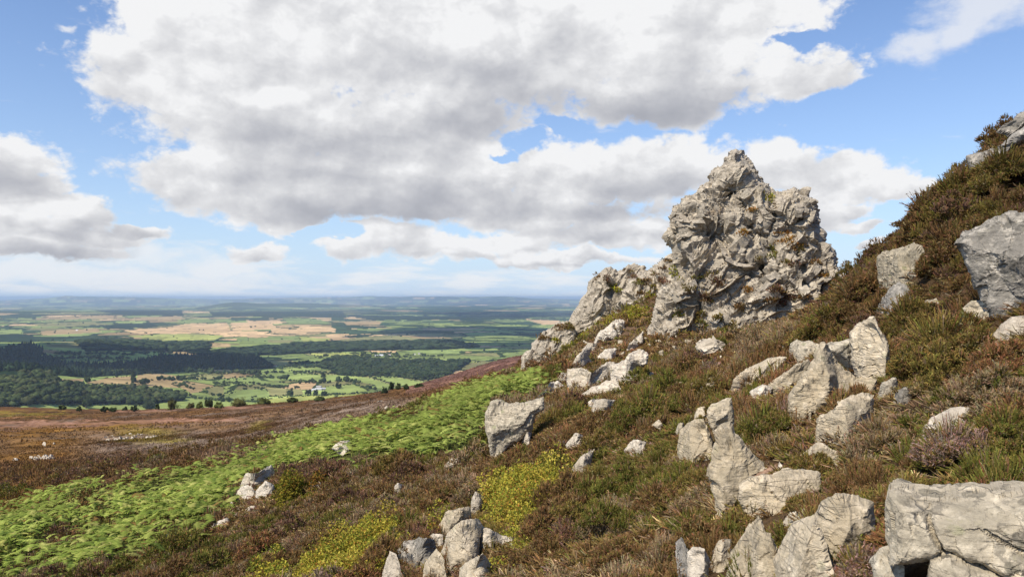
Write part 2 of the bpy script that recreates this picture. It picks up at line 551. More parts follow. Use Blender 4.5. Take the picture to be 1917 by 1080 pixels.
def ray_ground(u, v, dmax=600.0):
    """first hit of pixel rays with the hillside; returns points (N,3), NaN where none"""
    u = np.atleast_1d(np.asarray(u, float)); v = np.atleast_1d(np.asarray(v, float))
    d = px_dir(u, v)
    d = d / np.hypot(d[:, 0], d[:, 1])[:, None]
    ts = np.exp(np.linspace(math.log(1.8), math.log(dmax), 260))
    best = np.full(len(u), np.nan)
    for i in range(len(u)):
        P = d[i][None] * ts[:, None]
        below = P[:, 2] < ground_z(P[:, 0], P[:, 1], False)
        if below.any():
            k = int(np.argmax(below))
            if k == 0:
                best[i] = ts[0]
            else:
                a, b = ts[k - 1], ts[k]
                tt = np.linspace(a, b, 12); Q = d[i][None] * tt[:, None]
                bb = Q[:, 2] < ground_z(Q[:, 0], Q[:, 1], False)
                best[i] = tt[int(np.argmax(bb))]
    return d * best[:, None]
# ------------------------------------------------------------------ cover of the hillside
BRACKEN = [(-400, 1000), (0, 968), (60, 945), (150, 912), (240, 925), (252, 905), (330, 890), (420, 870), (460, 862), (540, 835), (640, 810),
           (700, 797), (770, 782), (830, 757), (880, 737), (930, 720), (985, 714), (1012, 722), (1010, 735), (985, 745), (940, 752),
           (912, 780), (912, 820), (900, 835), (870, 850), (780, 862), (700, 870), (620, 872), (545, 880), (500, 882), (450, 905),
           (430, 940), (420, 965), (395, 985), (370, 1010), (330, 1030), (270, 1050), (200, 1075), (0, 1100), (-400, 1130)]
BRK_HOLES = [[(150, 930), (200, 925), (215, 945), (190, 962), (120, 958)], [(165, 975), (210, 970), (215, 985), (180, 995)],
             [(70, 1010), (130, 1005), (150, 1035), (95, 1045)]]
BILB = [[(470, 1095), (560, 1050), (640, 1020), (690, 1000), (720, 975), (745, 1000), (752, 1030), (720, 1050), (715, 1095)],
        [(885, 960), (905, 935), (940, 905), (985, 888), (1030, 890), (1052, 912), (1045, 940), (1010, 960), (992, 990), (1012, 1030), (970, 1095), (905, 1095),
         (925, 1040), (965, 1015), (930, 1000), (890, 985)],
        [(500, 935), (530, 905), (580, 905), (572, 940), (520, 962)], [(795, 1005), (840, 985), (835, 1035), (815, 1045)], [(757, 1060), (790, 1060), (790, 1095), (757, 1095)]]
YGRASS = [[(960, 712), (1010, 688), (1060, 658), (1090, 638), (1150, 608), (1200, 598), (1215, 580), (1170, 560), (1150, 546), (1140, 560),
           (1148, 585), (1120, 600), (1080, 615), (1078, 640), (1040, 665), (990, 682)]]
GREENH = [[(1150, 790), (1180, 725), (1250, 715), (1290, 750), (1260, 800), (1190, 810)], [(1060, 900), (1120, 840), (1260, 820), (1270, 860), (1200, 960), (1080, 960)],
          [(1470, 840), (1530, 800), (1590, 880), (1480, 890)], [(1540, 640), (1580, 560), (1650, 560), (1640, 640)], [(1260, 1000), (1340, 960), (1400, 990), (1330, 1040)],
          [(1660, 900), (1720, 800), (1917, 780), (1917, 915), (1750, 920)], [(1400, 1000), (1450, 930), (1540, 930), (1510, 1000)]]
DEADH = [[(1380, 690), (1400, 600), (1470, 590), (1480, 640), (1440, 680)], [(1590, 860), (1610, 780), (1720, 760), (1740, 850), (1640, 900)],
         [(780, 905), (850, 880), (900, 900), (860, 930), (760, 940)], [(1120, 960), (1200, 930), (1230, 1000), (1100, 1020)], [(620, 900), (660, 880), (700, 910), (640, 930)]]
LITTER = [[(1400, 730), (1470, 690), (1500, 690), (1440, 740)], [(1380, 900), (1420, 870), (1470, 870), (1460, 900), (1400, 920)]]

def blobs_at(u, v, L):
    r = np.zeros(np.shape(u))
    for (x, y, a, b, s) in L:
        r = np.maximum(r, s * np.clip(1.3 - np.hypot((u - x) / a, (v - y) / b), 0, 1))
    return r

GREYM = [(330, 835, 240, 30, 1), (600, 795, 150, 20, 0.9), (430, 850, 150, 20, 0.7), (520, 815, 120, 16, 0.9), (640, 775, 100, 14, 0.8), (100, 840, 110, 16, .5), (480, 905, 60, 10, .5), (690, 770, 90, 16, 1), (740, 758, 60, 12, .8)]
RUSTM = [(60, 830, 130, 40, 1), (50, 925, 120, 40, 1), (180, 800, 160, 16, 0.8), (100, 880, 100, 20, .5), (380, 800, 60, 8, .6)]
YELM = [(330, 828, 60, 9, 1), (270, 812, 70, 7, .7), (250, 806, 60, 8, .6), (60, 775, 120, 4, .8), (40, 960, 60, 12, .6), (720, 695, 60, 10, 0.3), (490, 795, 30, 6, .7)]
PATHM = [(120, 792, 170, 5, 1), (330, 788, 120, 3, 1), (420, 762, 130, 2.5, 0.7), (40, 800, 60, 3, .8), (280, 770, 40, 2.5, 0.8)]
ORANGEM = [(900, 730, 110, 20, .7), (980, 700, 50, 16, .8), (1240, 620, 25, 14, 1), (1180, 650, 60, 20, .4)]

COL = {'brown': (0.128, 0.070, 0.036), 'green': (0.115, 0.125, 0.028), 'grey': (0.27, 0.205, 0.155), 'rust': (0.215, 0.112, 0.030),
       'yel': (0.27, 0.215, 0.035), 'path': (0.34, 0.19, 0.125), 'purple': (0.16, 0.085, 0.075), 'brk': (0.15, 0.21, 0.03), 'bil': (0.29, 0.22, 0.03)}

def any_poly(u, v, L):
    r = np.zeros(np.shape(u), bool)
    for p in L: r |= inpoly(u, v, p)
    return r

def in_bracken(u, v):
    return inpoly(u, v, BRACKEN) & ~any_poly(u, v, BRK_HOLES)

def moor_colour(P):
    """plant colour of the open moor at world points"""
    u, v = project(P)
    r = np.hypot(P[:, 0], P[:, 1])
    n1 = fbm(np.stack([P[:, 0] / 9, P[:, 1] / 9, P[:, 2] * 0], 1), 4, 21)
    n2 = fbm(np.stack([P[:, 0] / 2.2, P[:, 1] / 2.2, P[:, 2] * 0], 1), 3, 22)
    n3 = fbm(np.stack([P[:, 0] / 28, P[:, 1] / 70, P[:, 2] * 0], 1), 4, 23)
    uu = u + 30 * n3; vv = v + (6 * n1 + 3 * n2) * np.clip((v - 735) / 60, 0.2, 1.6)
    c = np.array(COL['brown'])[None] * (1 + 0.30 * n1 + 0.22 * n2)[:, None]
    def put(w, k):
        nonlocal c
        w = np.clip(w, 0, 1)[:, None]
        c = c * (1 - w) + np.array(COL[k])[None] * (1 + 0.22 * n2 + 0.15 * n1)[:, None] * w
    put(smooth(n1, 0.25, 0.9) * 0.5, 'rust')
    put(smooth(-n3 - n1 * .5, 0.35, 1.0) * 0.55, 'grey')
    put(blobs_at(uu, vv, GREYM) * smooth(n2 + n1, -0.7, 0.5), 'grey')
    put(blobs_at(uu, vv, RUSTM) * (0.7 + .3 * n1), 'rust')
    put(blobs_at(uu, vv, YELM) * 0.8, 'yel')
    put(blobs_at(uu, vv, ORANGEM) * 0.8, 'rust')
    put(blobs_at(uu, vv, PATHM), 'path')
    spur = smooth(r, 150, 230) * (u > 760) 
    put(spur * 0.75, 'purple')
    put(spur * smooth(n3 + n1, 0.2, .8) * 0.5, 'path')
    put(any_poly(u, v, YGRASS) * 0.8, 'yel')
    return np.clip(c, 0.004, 0.8)

def ground_mat(name, detail_scale, bump_d):
    m, t = new_mat(name); b = NB(t)
    a = b.n('ShaderNodeAttribute', attribute_name='tint')
    g = b.n('ShaderNodeNewGeometry')
    n1 = b.noise(g.outputs['Position'], detail_scale, 5, 0.7)
    n2 = b.noise(g.outputs['Position'], detail_scale * 0.17, 6, 0.65)
    k = b.math('ADD', b.math('MULTIPLY', n1, 1.5), b.math('MULTIPLY', n2, 0.9))
    k = b.math('SUBTRACT', k, 0.2)
    col = b.mix(1.0, a.outputs['Color'], b.mix(0.0, k, k), 'MULTIPLY')
    d = b.n('ShaderNodeBsdfDiffuse'); b.l(col, d.inputs['Color'])
    b.l(b.bump(n1, 0.9, bump_d), d.inputs['Normal'])
    b.out(d.outputs[0])
    return m

def build_ground():
    ph = np.concatenate([np.linspace(-math.pi, -0.72, 46, endpoint=False), np.linspace(-0.72, 0.72, 760), np.linspace(0.72, math.pi, 46)[1:]])
    r = np.exp(np.concatenate([np.linspace(math.log(0.35), math.log(2.2), 20, endpoint=False), np.linspace(math.log(2.2), math.log(520), 560),
                               np.linspace(math.log(520), math.log(1600), 30)[1:]]))
    R, PHI = np.meshgrid(r, ph, indexing='ij')
    X = (R * np.sin(PHI)).ravel(); Y = (R * np.cos(PHI)).ravel()
    Z = ground_z(X, Y)
    P = np.stack([X, Y, Z], 1)
    # low humps of heather on the far moor, where single plants are no longer built
    rr = R.ravel()
    k = smooth(rr, 70, 140)
    hump = 0.55 * vnoise(np.stack([X / 1.4, Y / 1.4, Z * 0], 1), 31) + 0.5 * fbm(np.stack([X / 4.5, Y / 4.5, Z * 0], 1), 3, 32)
    P[:, 2] += k * 0.38 * hump
    far = moor_colour(P)
    u, v = project(P)
    soil = np.array([0.085, 0.055, 0.03])[None] * (1 + 0.3 * fbm(P * 1.7, 3, 41))[:, None]
    w = smooth(rr, 20, 60)[:, None]
    col = soil * (1 - w) + far * w
    lit = any_poly(u, v, LITTER)
    col[lit] = np.array([0.30, 0.19, 0.125]) * (1 + 0.25 * fbm(P[lit] * 9, 3, 42))[:, None]
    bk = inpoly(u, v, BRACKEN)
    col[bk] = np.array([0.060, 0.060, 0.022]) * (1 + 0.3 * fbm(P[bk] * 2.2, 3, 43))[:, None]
    T = grid_tris(len(ph), len(r))
    me = mesh_tris('ground', P, T[:, ::-1], np.clip(col, 0.004, 0.9), True)
    o = add_obj('ground', me, ground_mat('heath_ground', 6.0, 0.12))
    tag(o, kind='structure')

# ------------------------------------------------------------------ the plain and the hills beyond
_ridge_u = np.array([-900, -400, 0, 60, 120, 200, 280, 350, 450, 560, 640, 700, 800, 880, 960, 1000, 1100, 1400, 2000, 2600])
_ridge_v = np.array([561, 563, 562.5, 560.5, 556.5, 556.5, 558.5, 561, 560.5, 558.5, 557, 555.5, 556.5, 557, 557.5, 560.5, 561.5, 561.5, 560, 558])

def valley_z(X, Y):
    X = np.asarray(X, float); Y = np.asarray(Y, float)
    r = np.hypot(X, Y); ph = np.arctan2(X, Y)
    u = PW / 2 + F * np.tan(np.clip(ph, -1.35, 1.35))
    P = np.stack([X / 1700, Y / 1700, X * 0], 1)
    z = -258 + 16 * fbm(P, 3, 51) * smooth(r, 1500, 4000) + 22 * fbm(P * 0.28, 3, 52) * smooth(r, 5000, 12000)
    def bump(uc, r0, su, sr, h):
        return h * np.exp(-((u - uc) / su) ** 2 - ((r - r0) / sr) ** 2)
    z = z + bump(40, 2050, 120, 330, 62) + bump(-250, 2100, 250, 400, 70) + bump(200, 2250, 160, 300, 26)
    z = z + bump(100, 3600, 260, 700, 36) + bump(-300, 3600, 400, 900, 60)
    z = z + bump(440, 17500, 62, 1300, 118) + bump(520, 18500, 90, 1300, 84) + bump(620, 19500, 100, 1500, 70)
    z = z + bump(60, 13000, 260, 1500, 46) + bump(760, 14500, 150, 1500, 18)
    nu = vnoise(np.stack([u / 21, u * 0, u * 0 + 3], 1), 61) * 0.9 + vnoise(np.stack([u / 60, u * 0, u * 0], 1), 62) * 0.8
    vv = 561.5 + 1.25 * (np.interp(u, _ridge_u, _ridge_v) - 561.5) + 0.7 * nu
    top = -(vv - 557.0) / F * 38000 + 258 
    z = z + top * np.clip(np.where(r < 38000, smooth(r, 27000, 38000), 1.0), 0, 1)
    z = z + 105 * fbm(np.stack([X / 3800, Y / 3800, X * 0], 1), 3, 53) * smooth(r, 24000, 32000) * (1 - smooth(r, 34000, 38000))
    return z

def ray_valley(u, v):
    d = px_dir(u, v); d = d / np.hypot(d[..., 0], d[..., 1])[..., None]
    z = np.full(d.shape[:-1], -255.0)
    for _ in range(8):
        t = z / np.minimum(d[..., 2], -1e-4)
        X = d[..., 0] * t; Y = d[..., 1] * t
        z = 0.4 * z + 0.6 * valley_z(X.ravel(), Y.ravel()).reshape(z.shape)
    t = z / np.minimum(d[..., 2], -1e-4)
    return np.stack([d[..., 0] * t, d[..., 1] * t, z], -1)

GR = (0.255, 0.310, 0.095); GR2 = (0.195, 0.245, 0.080); OL = (0.225, 0.215, 0.09); BR = (0.36, 0.26, 0.13); ST = (0.56, 0.385, 0.205); YG = (0.33, 0.35, 0.10)
WD = (0.020, 0.036, 0.016)
FIELDS = [
    (GR, [(551, 701), (629, 701), (689, 707), (731, 720), (729, 727), (687, 718), (667, 714), (556, 713), (520, 706)]),
    (GR, [(691, 706), (711, 703), (733, 703), (767, 711), (804, 716), (800, 722), (767, 729), (733, 718)]),
    (GR2, [(407, 711), (471, 710), (542, 718), (538, 723), (467, 719), (407, 718)]),
    (GR2, [(420, 742), (453, 729), (496, 727), (507, 742), (476, 749), (429, 747)]),
    (OL, [(498, 724), (567, 729), (569, 738), (507, 742)]),
    (GR, [(609, 724), (662, 719), (691, 731), (664, 736), (613, 738)]),
    (YG, [(498, 747), (556, 741), (622, 740), (640, 747), (562, 756), (480, 760)]),
    (YG, [(627, 740), (713, 733), (760, 736), (631, 746)]),
    (GR, [(504, 693), (551, 688), (593, 688), (589, 691), (544, 694), (511, 697)]),
    (OL, [(571, 699), (593, 693), (631, 693), (629, 698)]),
    (BR, [(400, 702), (440, 698), (489, 700), (460, 706), (400, 709)]),
    (GR2, [(547, 674), (591, 669), (613, 672), (604, 678), (551, 678)]),
    (GR, [(684, 669), (733, 670), (860, 673), (900, 678), (733, 677), (684, 674)]),
    (ST, [(690, 656.5), (742, 656.5), (740, 660), (700, 661)]),
    (YG, [(580, 662), (640, 660), (700, 664), (667, 668), (593, 667)]),
    (GR, [(10, 766), (24, 762), (67, 756), (142, 759), (222, 757), (256, 759), (278, 762), (290, 775), (200, 785), (0, 785)]),
    (GR, [(284, 756), (322, 748), (378, 746), (432, 751), (450, 775), (333, 780), (287, 775)]),
    (BR, [(100, 710), (156, 709), (156, 718), (104, 719)]),
    (BR, [(162, 716), (200, 708), (253, 703), (247, 718), (213, 719), (164, 718)]),
    (BR, [(256, 702), (300, 698), (340, 706), (329, 710), (278, 712), (258, 713)]),
    (OL, [(349, 707), (420, 699), (420, 706), (378, 710)]),
    (BR, [(320, 718), (349, 716), (378, 724), (382, 733), (356, 736), (340, 727)]),
    (OL, [(385, 728), (420, 718), (420, 738), (395, 740)]),
    (YG, [(142, 675.5), (240, 675.5), (240, 680), (189, 681.5), (142, 679)]), (YG, [(84, 671), (112, 670), (120, 674), (88, 675)]),
    (ST, [(230, 619), (313, 612), (353, 606), (427, 605), (433, 621), (353, 624), (267, 626)]), (ST, [(430, 604), (505, 604), (520, 615), (436, 620)]), (ST, [(505, 612), (575, 618), (572, 626), (510, 622)]), (YG, [(240, 628), (330, 625), (420, 628), (400, 637), (290, 640)]), (GR2, [(330, 598), (430, 597), (440, 603), (340, 604)]), (OL, [(60, 606), (170, 602), (210, 608), (80, 612)]), (GR, [(-40, 617), (40, 616), (44, 625), (-40, 626)]), (GR2, [(530, 596), (600, 598), (620, 606), (540, 606)]), (BR, [(110, 592), (200, 590), (240, 596), (120, 598)]), (GR2, [(440, 632), (560, 630), (580, 645), (450, 646)]), (YG, [(560, 630), (620, 634), (600, 645), (570, 643)]),
    (ST, [(434, 606), (503, 606), (507, 615), (441, 620)]),
    (ST, [(460, 600), (523, 599), (530, 606), (467, 606)]),
    (ST, [(512, 612), (547, 618), (573, 624), (520, 621)]),
    (ST, [(555, 609), (630, 614), (627, 622), (573, 620)]),
    (BR, [(187, 631), (267, 631), (260, 638), (187, 637)]),
    (ST, [(466, 626), (503, 626), (500, 632), (464, 632)]), (OL, [(500, 636), (551, 636), (547, 642), (503, 641)]),
    (BR, [(385, 642), (430, 642), (432, 650), (385, 650)]), (ST, [(610, 626), (655, 625), (650, 631), (612, 632)]),
    (OL, [(637, 635), (733, 627), (800, 635), (840, 635), (767, 640), (637, 643)]),
    (BR, [(735, 627), (830, 630), (850, 634), (790, 634)]),
    (ST, [(984, 598), (1047, 600), (1043, 607), (1017, 608)]), (BR, [(640, 602), (716, 601), (710, 608), (650, 608)]),
    (BR, [(75, 620), (180, 614), (190, 622), (80, 628)]), (BR, [(250, 594), (340, 592), (345, 598), (255, 600)]),
    (OL, [(85, 645), (150, 640), (155, 652), (90, 650)]),
]
WOODS = [[(-500, 700), (0, 715), (45, 703), (95, 700), (108, 722), (165, 730), (250, 729), (345, 743), (342, 750), (280, 757), (150, 757), (60, 757), (0, 764), (-500, 770)],
         [(-500, 640), (0, 655), (60, 645), (80, 655), (75, 668), (130, 682), (200, 683), (250, 680), (300, 668), (480, 667), (512, 690), (370, 692), (250, 702), (160, 707), (105, 702), (80, 695), (0, 712), (-500, 720)],
         [(600, 681), (640, 670), (740, 678), (880, 679), (840, 702), (790, 712), (740, 704), (650, 704), (625, 700), (640, 692), (600, 690)],
         [(360, 662), (480, 652), (560, 646), (690, 642), (840, 640), (900, 650), (840, 654), (690, 656), (520, 664), (430, 668)],
         [(155, 640), (190, 632), (260, 640), (300, 645), (390, 643), (380, 660), (230, 655), (160, 658)],
         [(190, 610), (290, 605), (295, 612), (200, 616)], [(170, 580), (340, 580), (345, 592), (230, 590)], [(390, 583), (640, 582), (650, 594), (600, 594), (400, 592)],
         [(-300, 625), (60, 626), (70, 640), (-300, 645)], [(640, 590), (900, 592), (1000, 590), (980, 597), (700, 600)]]

def build_valley():
    ph = np.concatenate([np.linspace(-1.25, -0.64, 40, endpoint=False), np.linspace(-0.64, 0.12, 1150), np.linspace(0.12, 1.25, 120)[1:]])
    vv = np.concatenate([np.linspace(1000, 800, 24, endpoint=False), np.linspace(800, 590, 330, endpoint=False), np.linspace(590, 566, 90)])
    r = np.concatenate([258 * F / (vv - 557.0), np.linspace(41000, 48000, 8), [56000, 75000, 90000]])
    R, PHI = np.meshgrid(r, ph, indexing='ij')
    X = (R * np.sin(PHI)).ravel(); Y = (R * np.cos(PHI)).ravel(); rr = R.ravel()
    Z = valley_z(X, Y)
    P = np.stack([X, Y, Z], 1)
    u, v = project(P)
    # mosaic of fields: three sizes of cell with distance
    rot = 0.5
    Xr = X * math.cos(rot) - Y * math.sin(rot); Yr = X * math.sin(rot) + Y * math.cos(rot)
    wx = 60 * fbm(np.stack([X / 500, Y / 500, X * 0], 1), 3, 71); wy = 60 * fbm(np.stack([X / 500, Y / 500, X * 0 + 5], 1), 3, 72)
    col = np.zeros((len(X), 3)); hedge = np.zeros(len(X)); wood = np.zeros(len(X))
    for (lo, hi, sx, sy, sd, hw) in ((0, 4200, 230, 180, 1, 0.035), (4200, 11000, 400, 350, 2, 0.055), (11000, 1e9, 800, 900, 3, 0.085)):
        m = (rr >= lo) & (rr < hi)
        off, hv, F1, F2 = cells(np.stack([(Xr[m] + wx[m]) / sx, (Yr[m] + wy[m]) / sy, np.full(m.sum(), 0.5)], 1) * np.array([1, 1, 0]) + np.array([0, 0, 0.5]), 80 + sd)
        cu, cv = u[m], v[m]
        tanp = 0.14 + 0.22 * inpoly(cu, cv, [(60, 590), (300, 588), (700, 596), (760, 640), (500, 645), (380, 660), (60, 640)])
        woodp = 0.14 + 0.20 * ((cv < 655) & (cu > 620)) + 0.14 * smooth(-cv, -606, -585)
        h = hv[:, 0] + (1.0 * (hi < 5000)) * woodp
        c = np.where((h < woodp)[:, None], np.array(WD) * 2.1, np.where((h < woodp + tanp)[:, None],
            np.where((hv[:, 1] < 0.5)[:, None], np.array(BR), np.array(ST)), np.where((hv[:, 1] < 0.4)[:, None], np.array(GR2), np.where((hv[:, 1] < 0.75)[:, None], np.array(GR), np.array(OL)))))
        c = c * (0.75 + 0.5 * hv[:, 2])[:, None]
        wood[m] = (h < woodp)
        hd = ((F2 - F1) < hw * 2 * (0.6 + hv[:, 3]))
        hedge[m] = hd & (hv[:, 3] < 0.8)
        col[m] = c
    # copses and tree lines scattered through the mosaic
    cop = fbm(np.stack([X / 420, Y / 420, X * 0 + 9], 1), 4, 77)
    copse = (rr > 4000) & (cop > 0.72 - 0.25 * ((v < 655) & (u > 620))) & (rr > 2600)
    col[copse] = np.array(WD) * 1.3
    hm = hedge > 0
    col[hm] = np.array([0.035, 0.055, 0.02])
    ju = 2.2 * vnoise(np.stack([X / 60, Y / 60, X * 0], 1), 75); jv = 0.7 * vnoise(np.stack([X / 60, Y / 60, X * 0 + 4], 1), 76)
    done = np.zeros(len(X), bool)
    for c, poly in FIELDS:
        m = inpoly(u + ju, v + jv, poly) & (rr < 30000)
        k = 1 + 0.12 * vnoise(np.stack([X[m] / 70, Y[m] / 70, X[m] * 0], 1), 78)
        col[m] = np.array(c) * k[:, None]; done |= m; wood[m] = 0; hedge[m] = 0
    wm = any_poly(u + ju, v + jv, WOODS)
    col[wm] = np.array(WD)
    dots = (vnoise(np.stack([X / 55, Y / 55, X * 0 + 2], 1), 79) > 0.80) & (rr < 12000) & (rr > 3500)
    col[dots & ~wm] = np.array([0.03, 0.05, 0.02])
    hill = smooth(rr, 15500, 17000) * (rr < 22000) * smooth(Z, -235, -190)
    col = col * (1 - hill[:, None]) + np.array([0.05, 0.07, 0.03]) * hill[:, None]
    k = 1 + 0.18 * fbm(np.stack([X / 130, Y / 130, X * 0], 1), 3, 73)
    col *= k[:, None]
    T = grid_tris(len(ph), len(r))
    me = mesh_tris('valley_fields', P, T[:, ::-1], np.clip(col, 0.004, 0.9), True)
    o = add_obj('fields', me, ground_mat('valley_ground', 0.03, 3.0))
    tag(o, kind='structure')

def build_haze():
    m, t = new_mat('haze_air'); b = NB(t)
    vol = b.n('ShaderNodeVolumePrincipled')
    vol.inputs['Color'].default_value = (0.52, 0.67, 0.91, 1)
    vol.inputs['Density'].default_value = 4.3e-5
    vol.inputs['Anisotropy'].default_value = 0.0
    o = b.n('ShaderNodeOutputMaterial'); b.l(vol.outputs[0], o.inputs['Volume'])
    x, y0, y1, z0, z1 = 110000, -400, 110000, -420, 60
    V = np.array([(-x, y0, z0), (x, y0, z0), (x, y1, z0), (-x, y1, z0), (-x, y0, z1), (x, y0, z1), (x, y1, z1), (-x, y1, z1)], float)
    Q = [(0, 3, 2, 1), (4, 5, 6, 7), (0, 1, 5, 4), (1, 2, 6, 5), (2, 3, 7, 6), (3, 0, 4, 7)]
    T = np.array([t3 for q in Q for t3 in ((q[0], q[1], q[2]), (q[0], q[2], q[3]))])
    h = add_obj('haze', mesh_tris('haze', V, T), m)
    tag(h, kind='stuff')

build_ground()
build_valley()
build_haze()
# ------------------------------------------------------------------ rock
def rock_material(name, base, dark, light, scale=1.0, lichen=(0.12, 0.12, 0.10), lich_amt=0.5, yellow=0.25, orange=0.0, streak=0.5, tint=False, spots=0.0):
    m, t = new_mat(name); b = NB(t)
    tcn = b.n('ShaderNodeTexCoord'); v = tcn.outputs['Object']
    n_big = b.noise(v, 1.6 * scale, 8, 0.62)
    n_mid = b.noise(v, 6.0 * scale, 8, 0.68)
    n_fin = b.noise(v, 34.0 * scale, 6, 0.7)
    col = b.mix(b.step(n_big, 0.38, 0.66), dark, base)
    col = b.mix(b.math('MULTIPLY', b.step(n_mid, 0.46, 0.68), 0.85), col, light)
    # bedding streaks
    mp = b.n('ShaderNodeMapping'); mp.inputs['Rotation'].default_value = (0.5, 0.6, 0.2); mp.inputs['Scale'].default_value = (1.2 * scale, 1.2 * scale, 9 * scale)
    b.l(v, mp.inputs['Vector'])
    st = b.noise(mp.outputs[0], 2.2, 7, 0.65, 0.6)
    col = b.mix(b.math('MULTIPLY', b.step(st, 0.52, 0.70), streak), col, tuple(c * 0.55 for c in dark))
    # lichen crusts: dark grey, and some yellow green
    l1 = b.noise(v, 3.3 * scale, 10, 0.72, 0.4)
    l1b = b.noise(v, 15 * scale, 4, 0.6)
    lm = b.step(b.math('ADD', l1, b.math('MULTIPLY', b.math('SUBTRACT', l1b, 0.5), 0.5)), 0.535, 0.59)
    col = b.mix(b.math('MULTIPLY', lm, lich_amt), col, lichen)
    l2 = b.noise(v, 4.7 * scale, 9, 0.7, 0.8)
    col = b.mix(b.math('MULTIPLY', b.step(l2, 0.60, 0.70), yellow), col, (0.30, 0.29, 0.10))
    if orange:
        l3 = b.noise(v, 1.1 * scale, 9, 0.7, 0.5)
        col = b.mix(b.math('MULTIPLY', b.step(l3, 0.57, 0.70), orange), col, (0.30, 0.17, 0.075))
    # fine joints and cracks
    wq = b.n('ShaderNodeVectorMath', operation='MULTIPLY_ADD'); nn = b.n('ShaderNodeTexNoise'); nn.inputs['Scale'].default_value = 2.2 * scale; nn.inputs['Detail'].default_value = 4
    b.l(v, nn.inputs['Vector']); b.l(nn.outputs['Color'], wq.inputs[0]); wq.inputs[1].default_value = (0.5 / scale,) * 3; b.l(mp.outputs[0], wq.inputs[2])
    vc = b.n('ShaderNodeTexVoronoi', feature='DISTANCE_TO_EDGE'); vc.inputs['Scale'].default_value = 1.5 if scale > 0.7 else 1.0
    b.l(wq.outputs[0], vc.inputs['Vector'])
    ck = b.math('MULTIPLY', b.math('SUBTRACT', 1.0, b.step(vc.outputs['Distance'], 0.004, 0.030)), b.step(n_big, 0.44, 0.58))
    col = b.mix(b.math('MULTIPLY', ck, 0.45), col, (0.05, 0.045, 0.038))
    # round crusts of lichen
    if spots:
        for (sc_, cc_, th_) in ((7.5, (0.16, 0.145, 0.105), .30), (5.0, (0.27, 0.27, 0.15), .24), (13.0, (0.11, 0.10, 0.08), .26)):
            wv_ = b.n('ShaderNodeVectorMath', operation='MULTIPLY_ADD'); b.l(nn.outputs['Color'], wv_.inputs[0]); wv_.inputs[1].default_value = (.12,) * 3; b.l(v, wv_.inputs[2])
            vs_ = b.n('ShaderNodeTexVoronoi'); vs_.inputs['Scale'].default_value = sc_; b.l(wv_.outputs[0], vs_.inputs['Vector'])
            sr_ = b.n('ShaderNodeSeparateColor'); b.l(vs_.outputs['Color'], sr_.inputs[0])
            lim = b.math('MULTIPLY', b.math('MAXIMUM', b.math('SUBTRACT', sr_.outputs[0], 0.35), 0.0), th_ / .65 * 1.6)
            inside = b.step(b.math('SUBTRACT', lim, vs_.outputs['Distance']), 0.0, 0.06)
            col = b.mix(b.math('MULTIPLY', inside, b.math('MULTIPLY', b.step(n_mid, 0.3, 0.6), spots)), col, cc_)
    sp = b.math('ADD', b.math('MULTIPLY', n_fin, 0.8), 0.6)
    col = b.mix(1.0, col, b.mix(0.0, sp, sp), 'MULTIPLY')
    oi = b.n('ShaderNodeObjectInfo')
    rv = b.n('ShaderNodeMapRange'); rv.inputs['To Min'].default_value = 0.86; rv.inputs['To Max'].default_value = 1.16
    b.l(oi.outputs['Random'], rv.inputs['Value'])
    if not tint:
        hue = b.mix(oi.outputs['Random'], (1.0, 0.97, 0.92), (1.0, 1.0, 1.02))
        col = b.mix(1.0, b.mix(1.0, col, hue, 'MULTIPLY'), b.mix(0.0, rv.outputs[0], rv.outputs[0]), 'MULTIPLY')
        # moss and soil stain low on the stone
        sx = b.n('ShaderNodeSeparateXYZ'); b.l(v, sx.inputs[0])
        ms = b.math('ADD', b.math('MULTIPLY', sx.outputs[2], -2.2), b.math('MULTIPLY', n_mid, 1.6))
        col = b.mix(b.math('MULTIPLY', b.step(ms, 1.0, 1.6), 0.4), col, (0.10, 0.085, 0.04))
    if tint:
        at = b.n('ShaderNodeAttribute', attribute_name='tint')
        col = b.mix(1.0, col, at.outputs['Color'], 'MULTIPLY')
    pr = b.n('ShaderNodeBsdfPrincipled')
    pr.inputs['Roughness'].default_value = 0.92
    pr.inputs['Specular IOR Level'].default_value = 0.25
    b.l(col, pr.inputs['Base Color'])
    h = b.math('ADD', b.math('MULTIPLY', n_mid, 0.8), b.math('MULTIPLY', n_fin, 0.35))
    h = b.math('ADD', h, b.math('MULTIPLY', st, 0.5))
    h = b.math('SUBTRACT', h, b.math('MULTIPLY', ck, 0.6))
    b.l(b.bump(h, 0.75, 0.05 / scale), pr.inputs['Normal'])
    b.out(pr.outputs[0])
    return m

ROCKM = {
    'pale': rock_material('pale_quartzite', (0.55, 0.46, 0.315), (0.38, 0.325, 0.23), (0.68, 0.59, 0.44), 1.3, (0.22, 0.20, 0.16), 0.4, 0.12, spots=0.35),
    'white': rock_material('white_quartzite', (0.62, 0.545, 0.42), (0.44, 0.385, 0.30), (0.76, 0.69, 0.56), 0.8, (0.20, 0.18, 0.15), 0.5, 0.08, spots=0.25),
    'grey': rock_material('grey_quartzite', (0.37, 0.34, 0.285), (0.21, 0.195, 0.165), (0.58, 0.53, 0.44), 0.9, (0.10, 0.095, 0.08), 0.7, 0.22, 0.0, 0.7),
    'lichen': rock_material('lichened_quartzite', (0.52, 0.45, 0.33), (0.35, 0.31, 0.23), (0.65, 0.58, 0.44), 1.5, (0.15, 0.135, 0.105), 0.6, 0.30, spots=0.8),
    'tor': rock_material('tor_quartzite', (0.47, 0.41, 0.315), (0.32, 0.28, 0.22), (0.61, 0.54, 0.43), 0.55, (0.16, 0.14, 0.11), 0.4, 0.12, 0.35, 0.35, True),
}
